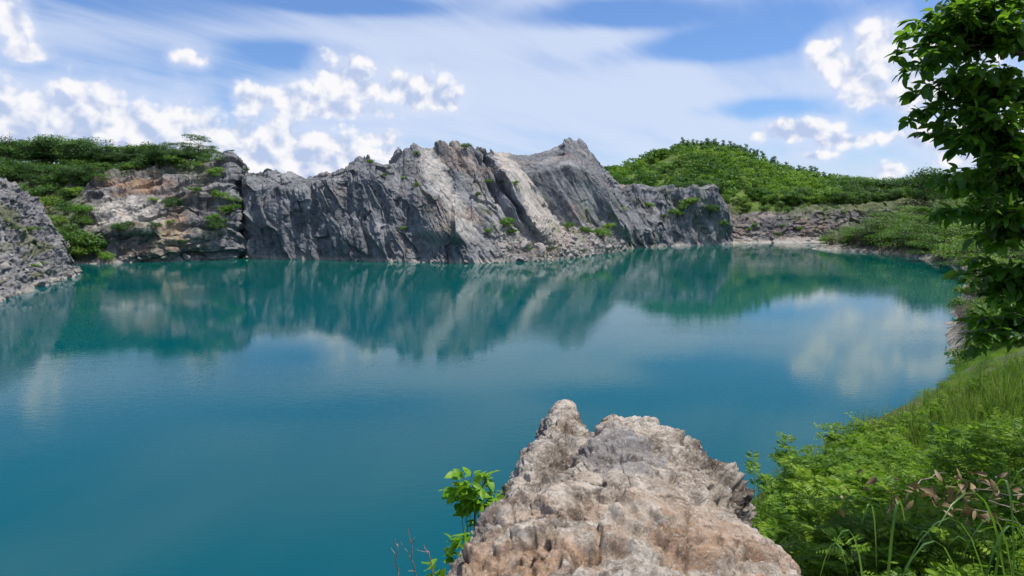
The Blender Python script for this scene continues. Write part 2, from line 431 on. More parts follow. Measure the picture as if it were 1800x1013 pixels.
# --- main massif
top_main = [(405, 320), (420, 306), (440, 300), (456, 304), (470, 299), (486, 306), (500, 308), (512, 306), (530, 314), (550, 313), (565, 307), (578, 305), (590, 301), (605, 296), (615, 289), (625, 281),
            (633, 278), (640, 272), (646, 274), (650, 283), (656, 287), (668, 291), (680, 288), (690, 284), (696, 274), (702, 267), (712, 262), (722, 261), (730, 256), (740, 260), (752, 259), (766, 258), (768, 251),
            (780, 252), (800, 255), (815, 256), (830, 259), (845, 262), (855, 266), (870, 266), (880, 268), (895, 265), (905, 268), (930, 270), (950, 268), (965, 265), (980, 262), (988, 256), (992, 250), (1000, 248),
            (1008, 250), (1018, 250), (1026, 255), (1034, 265), (1040, 270), (1048, 283), (1055, 292), (1062, 303), (1072, 316), (1085, 324), (1100, 333), (1115, 345), (1130, 365), (1145, 400)]
Dtop = lambda px: np.interp(px, [405, 430, 540, 640, 700, 760, 850, 900, 1000, 1060, 1145], [246, 244, 240, 236, 238, 246, 262, 276, 312, 318, 322])
top_main = [(a, b, float(Dtop(a))) for a, b in top_main]
base_main = [(405, 455, None), (420, 454, None), (560, 457, None), (700, 461, None), (800, 463, None), (850, 463, None), (900, 461, None), (950, 459, None), (1000, 455, None), (1050, 448, None), (1090, 441, None), (1118, 437, None), (1145, 435, None)]
lip_main = [(405, 352, 222), (430, 340, 219), (480, 334, 214), (540, 332, 212), (600, 326, 210), (640, 318, 208), (690, 330, 205), (740, 345, 206), (780, 362, 207), (820, 388, 206), (850, 410, 208), (900, 410, 216), (950, 408, 222), (990, 404, 230), (1020, 404, 240), (1060, 404, 258), (1100, 402, 276), (1145, 408, 290)]
mid_main = [(405, 332, 236), (430, 318, 232), (480, 316, 228), (540, 320, 228), (600, 310, 226), (640, 294, 222), (690, 304, 222), (740, 300, 226), (780, 308, 232), (820, 318, 234), (850, 326, 234), (900, 300, 238), (950, 298, 246), (1000, 290, 257), (1040, 302, 272), (1100, 360, 290), (1145, 405, 305)]
u = np.linspace(405, 1145, 1150)
_w = fbm(np.stack([u * .022, u * 0, u * 0], -1), 4) * 15
lip_main = [(q, float(np.interp(q, [a for a, _, _ in lip_main], [b for _, b, _ in lip_main]) + np.interp(q, u, _w) * (q < 830)), float(np.interp(q, [a for a, _, _ in lip_main], [d for _, _, d in lip_main]) + 7.5 * (q < 800))) for q in np.arange(405, 1146, 5.0)]
under = [(a, b + 6, (d if d is not None else float(water_depth(a, b))) - 0.6) for a, b, d in base_main]
G = loft(u, [under, base_main, lip_main, mid_main, top_main, ('off', 2, 14, -5), ('off', 4, 40, 0, -5)], [4, 110, 50, 45, 14, 16])
NF_MAIN = 4 + 110 + 50 + 45 + 6
_k = 1 + 0.085 * sstep(u, 436, 405)[None, :]; G[..., 0] *= _k; G[..., 1] *= _k
G = np.concatenate([smooth_grid(G[:200], 6), G[200:]], 0)
N0 = grid_normals(G)
N0 = smooth_grid(smooth_grid(N0, 10), 10, 1); N0 /= np.linalg.norm(N0, axis=2)[..., None]
if N0[60, 300, 1] > 0: N0 = -N0
P = G.reshape(-1, 3); N = N0.reshape(-1, 3)
px0 = np.repeat(u[None], G.shape[0], 0).ravel()
x, y, z = P.T
bed = 0.848 * x + 0.53 * z
slabz = sstep(px0, 690, 770) * sstep(z, 3, 10)
# stair of bedding planes: faces toward the lake, slabs dipping right
kb = np.array([-60, -30, -10, -8.6, -4.2, 0.2, 1.2, 4.6, 5.4, 8.6, 9.6, 12.2, 20.0, 27, 28, 36, 41, 46, 60, 80])
kv = np.array([0, 0, -7., -7., 5.5, 0.8, 3.6, -0.8, 2.2, -3.4, -1.2, -9.0, 16., 6.0, 7.0, -2.5, -10., -1.0, 0, 0])
wob = fbm(P * 0.06, 3) * 0.9
stair = np.interp(bed + wob, kb, kv)
bb = np.stack([bed * 1.0, y * 0.35, (-0.53 * x + 0.848 * z) * 0.28], -1)
f1, f2, rv = cells(bb * 0.22 + fbm(P * 0.1, 2)[:, None] * 0.2)
f1b, f2b, rvb = cells(np.stack([bed * 1.1, y * 0.5, (-0.53 * x + 0.848 * z) * 0.5], -1) * 0.85)
fl = np.stack([x * 0.30 + 0.5 * fbm(P * .05, 2), y * 0.16, z * 0.06], -1)
flute = fbm(fl, 3, 0.45) * 1.5 + ridge(fl * 1.2 + 5, 2) * 0.12
face = sstep(px0, 800, 690)
isface = face * sstep(z, 33, 12)
thin = np.interp(np.mod(bed + fbm(P * 0.12, 3) * 1.2, 2.3), [0, 0.25, 1.8, 2.3], [-0.5, 0.5, 0.1, -0.5]) * (0.5 + 0.8 * sstep(fbm(P * 0.07 + 33, 2), -0.2, 0.4))
bigface = sstep(bed, 18.5, 21) * sstep(bed, 44, 38) * sstep(z, 8, 14)
h = fbm(P * 0.075, 5, 0.45) * 1.4 + (1 - face) * ((rv - 0.5) * 2.3 + (rvb - 0.5) * 0.5) + face * ((rv - 0.5) * 2.0 + (rvb - 0.5) * 0.42) + isface * flute + ridge(P * 0.33, 3) * 0.16 + thin * (1 - face) * 0.7
h = h * (1 - 0.6 * bigface) * (1 - 0.2 * slabz)
bed0 = bed; bed = bed + fbm(P * 0.2 + 3, 5, .6) * 2.0
band2 = sstep(bed, 12.2, 13.4) * sstep(bed, 20.0, 18.8) * slabz * sstep(z, 7, 11)
band1 = sstep(bed, -9.6, -8.0) * sstep(bed, -3.4, -4.6) * slabz
band3 = sstep(bed, 0.6, 1.4) * sstep(bed, 5.4, 4.6) * slabz
bed = bed0
flat = np.clip(band2 * 0.55 + band1 * 0.3, 0, 1)
talus = sstep(px0, 845, 900) * sstep(z + fbm(P * .12 + 6, 3) * 3 - 4 * np.exp(-((px0 - 950) / 60) ** 2), 12, 6) * sstep(px0, 1125, 1080)
h = h * (1 - 0.75 * flat) * (1 - 0.5 * talus) + talus * (ridge(P * 0.5, 4) * 0.5 + (cells(P * 0.7)[2] - 0.5) * 0.9)
h *= sstep(z, -1.5, 1.0) * 0.8 + 0.2
P2 = P + N * h[:, None]; P2[:, 1] += stair * slabz
G_MAIN = P2.reshape(G.shape)
pale = np.clip(band2 * 1.0 + band1 * 0.85 + band3 * 0.35 + talus * 0.9 + 0.3 * face * sstep(z, 19, 24), 0, 1) * sstep(px0, 720, 760)
warm = np.clip(band2 * 0.12 + 0.3 * sstep(fbm(P * 0.05 + 40, 3), 0.25, 0.6) * (1 - face), 0, 1)
grn = sstep(fbm(P * 0.13 + 71, 4), 0.28, 0.55) * (1 - isface) * (0.25 + 0.45 * sstep(px0, 780, 850) * sstep(z, 30, 10)) * (1 - flat)
make_cliff('ridge_cliff', G_MAIN, ROCK, {'pale': pale, 'warm': warm, 'green': grn, 'slab': sstep(px0, 690, 760) * (1 - bigface * 0.6)})

# --- right-hand block
top_b = [(1058, 318), (1075, 322), (1090, 326), (1110, 328), (1130, 326), (1150, 330), (1170, 329), (1190, 331), (1210, 331), (1225, 328), (1240, 327), (1252, 323), (1258, 324), (1263, 330), (1268, 342), (1274, 366), (1279, 392), (1283, 415), (1287, 432)]
base_b = [(1058, 440, None), (1118, 436, None), (1160, 434, None), (1220, 432, None), (1275, 430, None), (1287, 429.5, None)]
u = np.linspace(1058, 1287, 420)
under = [(a, b + 5, float(water_depth(a, b)) - 0.6) for a, b, d in base_b]
lip = [(a, b + (5 if a < 1262 else 1), 300 + (a - 1058) * 0.06 + (0 if a < 1262 else (a - 1262) * 0.3)) for a, b in top_b]
tp = [(a, b, 312 + (a - 1058) * 0.06) for a, b in top_b]
G = loft(u, [under, base_b, lip, tp, ('off', 1, 40, -3), ('off', 3, 20, 0, -5)], [4, 120, 14, 10, 10])
N0 = grid_normals(G); N0 = smooth_grid(smooth_grid(N0, 8), 8, 1); N0 /= np.linalg.norm(N0, axis=2)[..., None]
if N0[60, 100, 1] > 0: N0 = -N0
P = G.reshape(-1, 3); N = N0.reshape(-1, 3); x, y, z = P.T
fl = np.stack([x * 0.2, y * 0.16, z * 0.04], -1)
f1, f2, rv = cells(np.stack([x, y, z * 0.6], -1) * 0.22 + fbm(P * 0.1, 2)[:, None] * 0.3)
h = fbm(P * 0.06, 5, 0.48) * 1.3 + fbm(fl, 4) * 1.7 + (rv - 0.5) * 1.5 + ridge(P * 0.28, 3) * 0.2
h *= np.where(z > 25, 0.5, 1.0)
h *= sstep(z, -1.5, 2) * 0.8 + 0.2
G_BLOCK = (P + N * h[:, None]).reshape(G.shape)
grn = sstep(fbm(P * 0.1 + 11, 4), 0.2, 0.5) * 0.4
make_cliff('block_cliff', G_BLOCK, ROCK, {'pale': sstep(z, 26, 29) * 0.6, 'warm': sstep(fbm(P * 0.05 + 3, 3), .2, .6) * .4, 'green': grn})

# --- left-hand banded cliff with wooded plateau
top_l = [(-260, 300, 258), (0, 322, 262), (60, 332, 256), (100, 336, 250), (130, 336, 246), (200, 322, 240), (250, 314, 238), (300, 306, 238), (340, 296, 240), (380, 286, 242), (402, 277, 244), (415, 275, 246), (424, 284, 247), (430, 300, 248), (436, 312, 250)]
base_l = [(-260, 462, 200), (60, 463, 200), (130, 466, 195), (180, 464, None), (240, 461, None), (300, 460, None), (360, 457, None), (436, 455, None)]
m1_l = [(-260, 420, 215), (60, 430, 212), (100, 432, 206), (140, 420, 206), (200, 414, 204), (300, 412, 206), (380, 410, 213), (436, 408, 220)]
m2_l = [(-260, 370, 232), (60, 380, 228), (100, 380, 222), (140, 372, 222), (200, 366, 216), (250, 364, 214), (300, 362, 217), (380, 350, 224), (436, 345, 230)]
pl_l = [(-260, 275, 280), (0, 285, 282), (120, 290, 275), (200, 292, 268), (300, 287, 262), (380, 280, 252), (415, 274, 250), (430, 298, 252), (436, 312, 254)]
u = np.linspace(-260, 436, 900)
under = [(a, b + 6, (d if d is not None else float(water_depth(a, b))) - 0.6) for a, b, d in base_l]
G = loft(u, [under, base_l, m1_l, m2_l, top_l, pl_l, ('off', -48, 90, 0), ('off', -45, 60, 0, -5)], [4, 50, 55, 55, 18, 14, 6])
NF_LEFT = 4 + 160 + 18
_k = 1 + 0.10 * sstep(u, 404, 436)[None, :]; G[..., 0] *= _k; G[..., 1] *= _k
G = np.concatenate([smooth_grid(G[:175], 5), G[175:]], 0)
N0 = grid_normals(G); N0 = smooth_grid(smooth_grid(N0, 8), 8, 1); N0 /= np.linalg.norm(N0, axis=2)[..., None]
if N0[60, 500, 1] > 0: N0 = -N0
P = G.reshape(-1, 3); N = N0.reshape(-1, 3); x, y, z = P.T
px0 = np.repeat(u[None], G.shape[0], 0).ravel()
# arched layers that stand out and cut back in turn
arch = z + 0.012 * (x + 108) ** 2 * 0.28 + fbm(P * 0.045, 3) * 3.0 - 0.12 * (x + 108)
lay = np.interp(np.mod(arch, 7.5), [0, 0.7, 2.2, 5.5, 7.5], [-1.6, 1.1, 1.3, 0.2, -1.6])
lay2 = np.interp(np.mod(arch * 1.0 + 1.2, 2.4), [0, 0.3, 1.6, 2.4], [-0.5, 0.5, 0.25, -0.5])
f1, f2, rv = cells(np.stack([x * 0.5, y * 0.5, arch], -1) * 0.24 + fbm(P * 0.1, 2)[:, None] * 0.3)
rock = sstep(px0, 110, 175)
pxl, pyl = project(P)
lens = np.clip(1.5 - 1.5 * np.hypot((pxl - 225) / 85, (pyl - 378) / 36), 0, 1)
h = ((lay * 0.75 + lay2 * 0.35) * (1 - 0.9 * lens) + (rv - 0.5) * 2.2) * rock + fbm(P * 0.06, 5, 0.55) * 2.2 + ridge(P * 0.3, 4) * 0.35
h *= (sstep(z, -1.5, 2) * 0.8 + 0.2)
h *= np.where(np.arange(len(P)) // len(u) > 172, 0.35, 1.0)
G_LEFT = (P + N * h[:, None]).reshape(G.shape)
pc = lambda a, b, rx, ry: np.clip(1.6 - 1.6 * np.hypot((project(P)[0] - a) / rx, (project(P)[1] - b) / ry) + fbm(P * 0.25, 3) * 0.5, 0, 1)
pale = np.clip(1.3 * pc(225, 378, 85, 34) + pc(300, 410, 50, 30) * .8 + 0.35 * sstep(fbm(P * .07 + 9, 3), .1, .5), 0, 1)
warm = np.clip(pc(240, 325, 80, 14) + pc(305, 405, 30, 45) * 0.9 + pc(75, 345, 30, 26) + pc(410, 290, 14, 18) * .8, 0, 1) * 0.8
grn = np.clip((1 - rock) * 1.0 + sstep(z, 26, 31) * sstep(px0, 395, 350) + sstep(fbm(P * 0.09 + 50, 4), 0.25, 0.5) * 0.4 * (1 - lens), 0, 1)
grn[np.arange(len(P)) // len(u) > 186] = 1
make_cliff('banded_cliff', G_LEFT, ROCK_L, {'pale': pale, 'warm': warm, 'green': grn, 'grey': sstep(px0 + fbm(P * .12, 3) * 22, 345, 415) * .9})

# --- near rubble slope at the left edge
def polyline_loft(pts, n, prof, rows):
    pts = np.array(pts, float); s = np.r_[0, np.cumsum(np.linalg.norm(np.diff(pts[:, :2], axis=0), axis=1))]
    q = np.linspace(0, s[-1], n)
    return np.stack([np.interp(q, s, pts[:, k]) for k in range(pts.shape[1])], -1)
sh = []
for (px, py, tpx, tpy, td) in [(-330, 640, -420, 240, 110), (-200, 585, -300, 268, 122), (-60, 545, -120, 296, 132), (0, 529, -30, 306, 142), (40, 517, 8, 322, 150), (70, 507, 38, 345, 156), (100, 497, 72, 380, 160), (122, 488, 98, 425, 163), (133, 482, 122, 462, 163), (134, 480, 134, 477, 168), (110, 478, 110, 474, 176), (0, 477, 0, 430, 200)]:
    D = float(water_depth(px, py)); b = unproj(px, py, D); tt = unproj(tpx, tpy, td)
    sh.append((*b, *tt))
S = polyline_loft(sh, 620, None, None)
b, tp = S[:, :3], S[:, 3:]
rows = []
prof_v = np.linspace(0, 1, 150)
for v in prof_v:
    # three benches of rubble
    zz = np.interp(v, [0, .18, .42, .52, .72, .8, 1], [0, .24, .42, .60, .72, .9, 1])
    q = b * (1 - v) + tp * v; q[:, 2] = b[:, 2] + (tp[:, 2] - b[:, 2]) * zz
    rows.append(q)
lowr = [b + np.array([1.0, -1.0, -2.5]), b + np.array([.4, -.4, -1.0])]
back = [tp + np.array([-6, 8, 0.3]), tp + np.array([-25, 20, -1]), tp + np.array([-60, 45, -8])]
G = np.stack(lowr + rows + back, 0)
N0 = grid_normals(G); N0 = smooth_grid(smooth_grid(N0, 8), 8, 1); N0 /= np.linalg.norm(N0, axis=2)[..., None]
if N0[60, 200, 0] < 0: N0 = -N0
P = G.reshape(-1, 3); N = N0.reshape(-1, 3); x, y, z = P.T
f1, f2, rv = cells(P * (.35, .35, .5) + fbm(P * .2, 3)[:, None] * .5); f1b, f2b, rvb = cells(P * 1.1 + fbm(P * .5, 2)[:, None] * .4)
stp = np.interp(np.mod(z + fbm(P * 0.1, 3) * 1.0, 1.6), [0, .25, 1.2, 1.6], [-.4, .3, .15, -.4])
h = fbm(P * 0.08, 6, 0.58) * 1.9 + stp * 0.2 + (rv - .5) * 1.0 + (rvb - .5) * 0.28
G_SLOPE = (P + N * h[:, None]).reshape(G.shape)
grn = sstep(fbm(P * (0.06, 0.06, 0.35) + 23, 4), 0.22, 0.5) * 0.7
make_cliff('rubble_slope', G_SLOPE, ROCK_S, {'pale': sstep(fbm(P * .1 + 5, 3), 0, .5) * .25, 'warm': grn * 0.3, 'green': grn})

# --- far wall below the hill
top_f = [(1262, 352), (1285, 358), (1300, 368), (1330, 372), (1380, 368), (1430, 362), (1500, 360), (1560, 358), (1640, 352), (1760, 345)]
base_f = [(1262, 430, None), (1285, 429, None), (1330, 428, None), (1430, 428, None), (1500, 428, None), (1640, 427, None), (1760, 427, None)]
u = np.linspace(1262, 1760, 520)
under = [(a, b + 4, float(water_depth(a, b)) - 0.6) for a, b, d in base_f]
b1 = [(a, b - 9 if a > 1290 else b - 6, float(water_depth(a, b)) + 10) for a, b, d in base_f]
b2 = [(1262, 392, 345), (1285, 395, 345), (1330, 388, 345), (1400, 378, 344), (1500, 372, 346), (1760, 360, 352)]
tp = [(a, b, 362) for a, b in top_f]
G = loft(u, [under, base_f, b1, b2, tp, ('off', 0, 30, 1.0), ('off', 0, 30, 0, 10)], [3, 16, 55, 16, 8, 4])
N0 = grid_normals(G); N0 = smooth_grid(smooth_grid(N0, 6), 6, 1); N0 /= np.linalg.norm(N0, axis=2)[..., None]
if N0[40, 100, 1] > 0: N0 = -N0
P = G.reshape(-1, 3); N = N0.reshape(-1, 3); x, y, z = P.T
f1, f2, rv = cells(P * (0.2, 0.2, 0.35)); f1b, f2b, rvb = cells(P * 0.55)
h = fbm(P * 0.06, 5, 0.5) * 2.2 + (rv - .5) * 1.5 + (rvb - .5) * 0.5
h *= sstep(z, -1, 3) * .8 + .2
G_FAR = (P + N * h[:, None]).reshape(G.shape)
grn = np.clip(sstep(fbm(P * 0.05 + 29, 4), 0.05, 0.45) * .8 + sstep(z, 13, 17), 0, 1)
make_cliff('far_wall_cliff', G_FAR, ROCK_L, {'pale': sstep(z, 2.4, 1.2) * .6, 'warm': sstep(fbm(P * .06, 3), .0, .5) * .25, 'green': grn})

# --- wooded hill
HX = np.array([-40, 0, 40, 67, 83, 104, 120, 140, 167, 188, 208, 229, 250, 292, 340, 420, 560])
HZ = np.array([18, 24, 33, 39, 43, 52, 57.5, 58.5, 53, 44, 38, 34, 32, 31, 31, 32, 33.])
def hill_z(x, y):
    r = np.interp(x * 500 / np.clip(y, 340, 560), HX, HZ)
    f = sstep(y, 335, 505); bck = sstep(y, 700, 520)
    low = 16.0 - 0.8 * np.clip(368 - y, 0, 30)
    return low + (r - low) * (f * bck) ** 0.9 + (y > 700) * 0
xs = np.linspace(-40, 620, 200); ys = np.linspace(346, 900, 150)
X, Y = np.meshgrid(xs, ys)
P = np.stack([X, Y, hill_z(X, Y)], -1)
P[..., 2] += fbm(P.reshape(-1, 3) * 0.03, 4).reshape(X.shape) * 1.6
GRASSY = plain_mat('hill_grass', (0.045, 0.085, 0.012), (0.11, 0.16, 0.022), 0.15, bdist=0.3)
make_cliff('hill', P, GRASSY, smooth=True)
# ------------------------------------------------------------------ foreground bank
SHORE = np.array([(-90, -14), (-30, -2), (-8, 5.2), (-1.4, 7.0), (0.7, 12.4), (3.8, 16.2), (8.0, 20), (13, 24), (21, 32), (33, 48), (43, 65), (52, 80), (63, 96), (90, 135), (119, 178), (126, 196), (132, 225), (136, 245), (125, 262), (122, 276), (140, 300), (175, 322), (260, 345), (420, 360)], float)
def shore_dist(x, y):
    """signed distance to the shoreline (positive inland, to the right of the line) and the position along it"""
    p = np.stack([x, y], -1); best = np.full(x.shape, 1e9); sg = np.ones(x.shape); tt = np.zeros(x.shape)
    for k in range(len(SHORE) - 1):
        a, b = SHORE[k], SHORE[k + 1]; e = b - a; L = e @ e
        t = np.clip(((p - a) @ e) / L, 0, 1)
        q = a + t[..., None] * e; d = np.linalg.norm(p - q, axis=-1)
        cr = e[0] * (p[..., 1] - a[1]) - e[1] * (p[..., 0] - a[0])
        m = d < best - 1e-9
        best = np.where(m, d, best); sg = np.where(m, np.where(cr < 0, 1.0, -1.0), sg); tt = np.where(m, k + t, tt)
    return best * sg, tt
def bank_z(x, y):
    x = np.asarray(x, float); y = np.asarray(y, float)
    d, t = shore_dist(x, y)
    near = sstep(t, 10.6, 8.2)
    left = sstep(x, 2.6, -0.4)
    zn = np.interp(d, [-8, 0, 4.4, 7.0, 40], [-5, 0, 12.4, 13.35, 13.9]) * left
    zr = np.interp(d, [-8, 0, 2.4, 4.5, 6.6, 8.2, 40], [-5, 0, 8.8, 10.8, 12.0, 13.05, 15.0]) * (1 - left)
    zf = np.interp(d, [-8, 0, 2.5, 6, 30, 60, 140], [-4, 0, 2.2, 3.2, 15, 21, 24])
    zf = np.where(zf > 0, zf * (1 - 0.6 * sstep(t, 16.6, 18.2) * sstep(t, 23, 20)), zf)
    return near * (zn + zr) + (1 - near) * zf
def bank_sheet(x0, x1, y0, y1, nx, ny, name):
    X, Y = np.meshgrid(np.linspace(x0, x1, nx), np.linspace(y0, y1, ny))
    Z = bank_z(X, Y)
    P = np.stack([X, Y, Z], -1)
    n = fbm(P.reshape(-1, 3) * 0.25, 4).reshape(X.shape)
    P[..., 2] += n * np.clip(np.hypot(X, Y) / 60, 0.08, 0.8)
    return P
SOIL = plain_mat('bank_soil', (0.045, 0.07, 0.018), (0.10, 0.095, 0.045), 1.2, bdist=0.05)
BANKROCK = rock_mat('bank_rock', (0.06, 0.055, 0.045), (0.12, 0.11, 0.09), (0.24, 0.22, 0.18), (0.24, 0.16, 0.10), wetband=False, warmth=0.4, streak=0.1)
Pn = bank_sheet(-40, 60, -30, 66, 260, 250, 'bank')
G_NEAR = Pn
make_cliff('near_bank', Pn, SOIL, smooth=True)
Pf = bank_sheet(40, 420, 60, 380, 300, 260, 'bank')
msk = Pf[..., 1] < 64.0; Pf[..., 2][msk] -= 1.2
G_BANK = Pf
make_cliff('right_bank', Pf, BANKROCK, {'green': sstep(Pf[..., 2], 1.2, 3.0), 'pale': sstep(Pf[..., 2], 1.4, .5) * .6, 'warm': Pf[..., 2] * 0}, smooth=False)

# ------------------------------------------------------------------ foreground boulder
OUT = np.array([(-.95, 0.8), (-.64, 2.2), (-.40, 3.3), (-.28, 3.62), (-.07, 4.2), (.10, 4.9), (.22, 5.45), (.27, 5.85), (.36, 6.08), (.50, 6.14), (.60, 6.0), (.66, 5.76), (.76, 5.72), (.90, 5.9), (1.18, 5.86),
                (1.37, 5.62), (1.50, 5.38), (1.57, 5.05), (1.63, 4.7), (1.62, 4.35), (1.44, 4.02), (1.31, 3.80), (1.36, 3.58), (1.48, 3.28), (1.68, 2.5), (1.9, 1.0), (.5, .4)])
CEN = np.array([0.62, 3.9])
def boulder():
    seg = np.r_[OUT, OUT[:1]]
    s = np.r_[0, np.cumsum(np.linalg.norm(np.diff(seg, axis=0), axis=1))]
    # denser where the camera looks
    w = np.r_[np.full(len(OUT), 1.0)]
    q = np.linspace(0, s[-1], 761)[:-1]
    o = np.stack([np.interp(q, s, seg[:, 0]), np.interp(q, s, seg[:, 1])], -1)
    for _ in range(6): o = (np.roll(o, 1, 0) + 2 * o + np.roll(o, -1, 0)) / 4
    rr = np.r_[np.linspace(0.0, 0.93, 190), np.linspace(0.935, 1.0, 26)]
    rows = []
    def ztop(x, y):
        z = 13.31 + 0.02 * (4 - y)
        z = z + 0.16 * np.exp(-(((x - 0.62) / 0.55) ** 2 + ((y - 4.1) / 1.5) ** 2))
        z = z + 0.02 * np.exp(-(((x - 1.05) / 0.3) ** 2 + ((y - 5.65) / 0.35) ** 2))
        z = z + 0.13 * np.exp(-(((x - 0.45) / 0.10) ** 2 + ((y - 5.98) / 0.2) ** 2))
        z = z - 0.15 * np.exp(-(((x - 0.70) / 0.09) ** 2 + ((y - 5.7) / 0.32) ** 2)) - 0.05 * sstep(y, 4.9, 5.6) * sstep(x, .75, .95)
        ln = np.abs((x - 0.70) * 2.05 - (y - 5.65) * 0.60) / 2.136
        z = z - 0.11 * np.exp(-(ln / 0.12) ** 2) * sstep(y, 3.2, 4.2) + 0.02 * np.exp(-(((x - 0.75 - (y - 4.3) * 0.2) / 0.28) ** 2))
        z = z - 0.11 * sstep(x, 1.05, 1.7) * sstep(y, 3.4, 4.4)
        z = z - 0.10 * sstep(x + 0.28 * (5.2 - y) , 0.45, 0.0)
        return z
    for r in rr:
        p = CEN + (o - CEN) * r
        z = ztop(p[:, 0], p[:, 1]) - 0.26 * np.clip((r - 0.6) / 0.4, 0, 1) ** 3
        rows.append(np.c_[p, z])
    d = o - CEN; d /= np.linalg.norm(d, axis=1)[:, None]
    zr = rows[-1][:, 2]
    for v in np.linspace(0.015, 1, 120) ** 2.0:
        bul = 0.10 * np.sin(min(v * 9, 1) * 1.57) + 0.25 * v
        lump = sstep(o[:, 0], 1.15, 1.4) * sstep(o[:, 1], 3.85, 4.15) * sstep(o[:, 1], 5.5, 4.9)
        p = o + d * (bul + 0.15 * lump * math.exp(-((0.04 + 4.2 * v - .36) / .24) ** 2))[:, None]
        rows.append(np.c_[p, zr - 0.04 - 4.2 * v])
    G = np.stack(rows, 0)
    N = grid_normals(np.concatenate([G[:, -1:], G, G[:, :1]], 1))[:, 1:-1]
    if N[100, 100, 2] < 0: N = -N
    N = smooth_grid(N, 4); N /= np.linalg.norm(N, axis=2)[..., None] + 1e-9
    P = G.reshape(-1, 3); n = N.reshape(-1, 3); x, y, z = P.T
    rough = sstep(x + fbm(P * 2.2, 3) * .18, 0.98, 1.34) * sstep(y, 3.4, 4.2) + 0.5 * sstep(x + 0.2 * (5 - y), 0.35, 0.05)
    f1, f2, rv = cells(P * (3.2, 2.4, 3.2) + fbm(P * 1.6, 2)[:, None] * 0.5, .10)
    g1, g2, gv = cells(P * 9 + fbm(P * 4, 2)[:, None] * 0.4, .14)
    sl = ridge(np.stack([x * 1.5 + y * 1.2, y * 0.5 - x, z * 1.5], -1) * 1.15, 4, 0.5)
    kv_ = cells(P * 21 + fbm(P * 9, 2)[:, None] * 0.4, .14)[2]
    q = 0.34 * x - 0.42 * y + 0.84 * z + fbm(P * 1.1 + 5, 3) * 0.16
    led = np.interp(np.mod(q * 5.5, 1.0), [0, .13, .9, 1], [-.5, .5, -.3, -.5]) * sstep(fbm(P * 1.5 + 20, 2), -.15, .25)
    crk = sstep(np.abs(pn(P * (1.5, 2.2, 2.0) + 40)), .045, 0.0) + .6 * sstep(np.abs(pn(P * (3.6, 2.8, 3.0) + 70)), .05, 0.0)
    h = fbm(P * 1.2, 3, 0.42) * 0.085 + (rv - 0.5) * 0.085 + sl * 0.022 + led * 0.028 - crk * 0.038 + fbm(P * 12, 4, 0.72) * (0.010 + 0.018 * rough) + (gv - .5) * (0.014 + 0.04 * rough) + (kv_ - .5) * (0.009 + .012 * rough) - 0.02 * sstep(ridge(P * 2.1 + 3, 3, .6), 1.2, 1.5)
    pit = sstep(fbm(P * 3.4 + 8, 3), 0.22, 0.5)
    h -= pit * 0.055
    fade = np.clip(G.shape[0] and np.repeat(np.arange(G.shape[0])[:, None], G.shape[1], 1).ravel() / 14.0, 0, 1)
    P2 = P + n * (h * fade)[:, None]
    c0 = P2[:G.shape[1]].mean(0)
    P2[:G.shape[1]] = c0
    ln = np.abs((x - 0.66) * 2.05 - (y - 5.65) * 0.62) / 2.136
    val = sstep(ln + fbm(P * 3, 4) * .10, .24, .04) * sstep(y, 3.3, 4.0)
    val = np.clip(val + .8 * crk, 0, 1)
    return P2, G.shape, rough, val
P2, shp, rough, val = boulder()
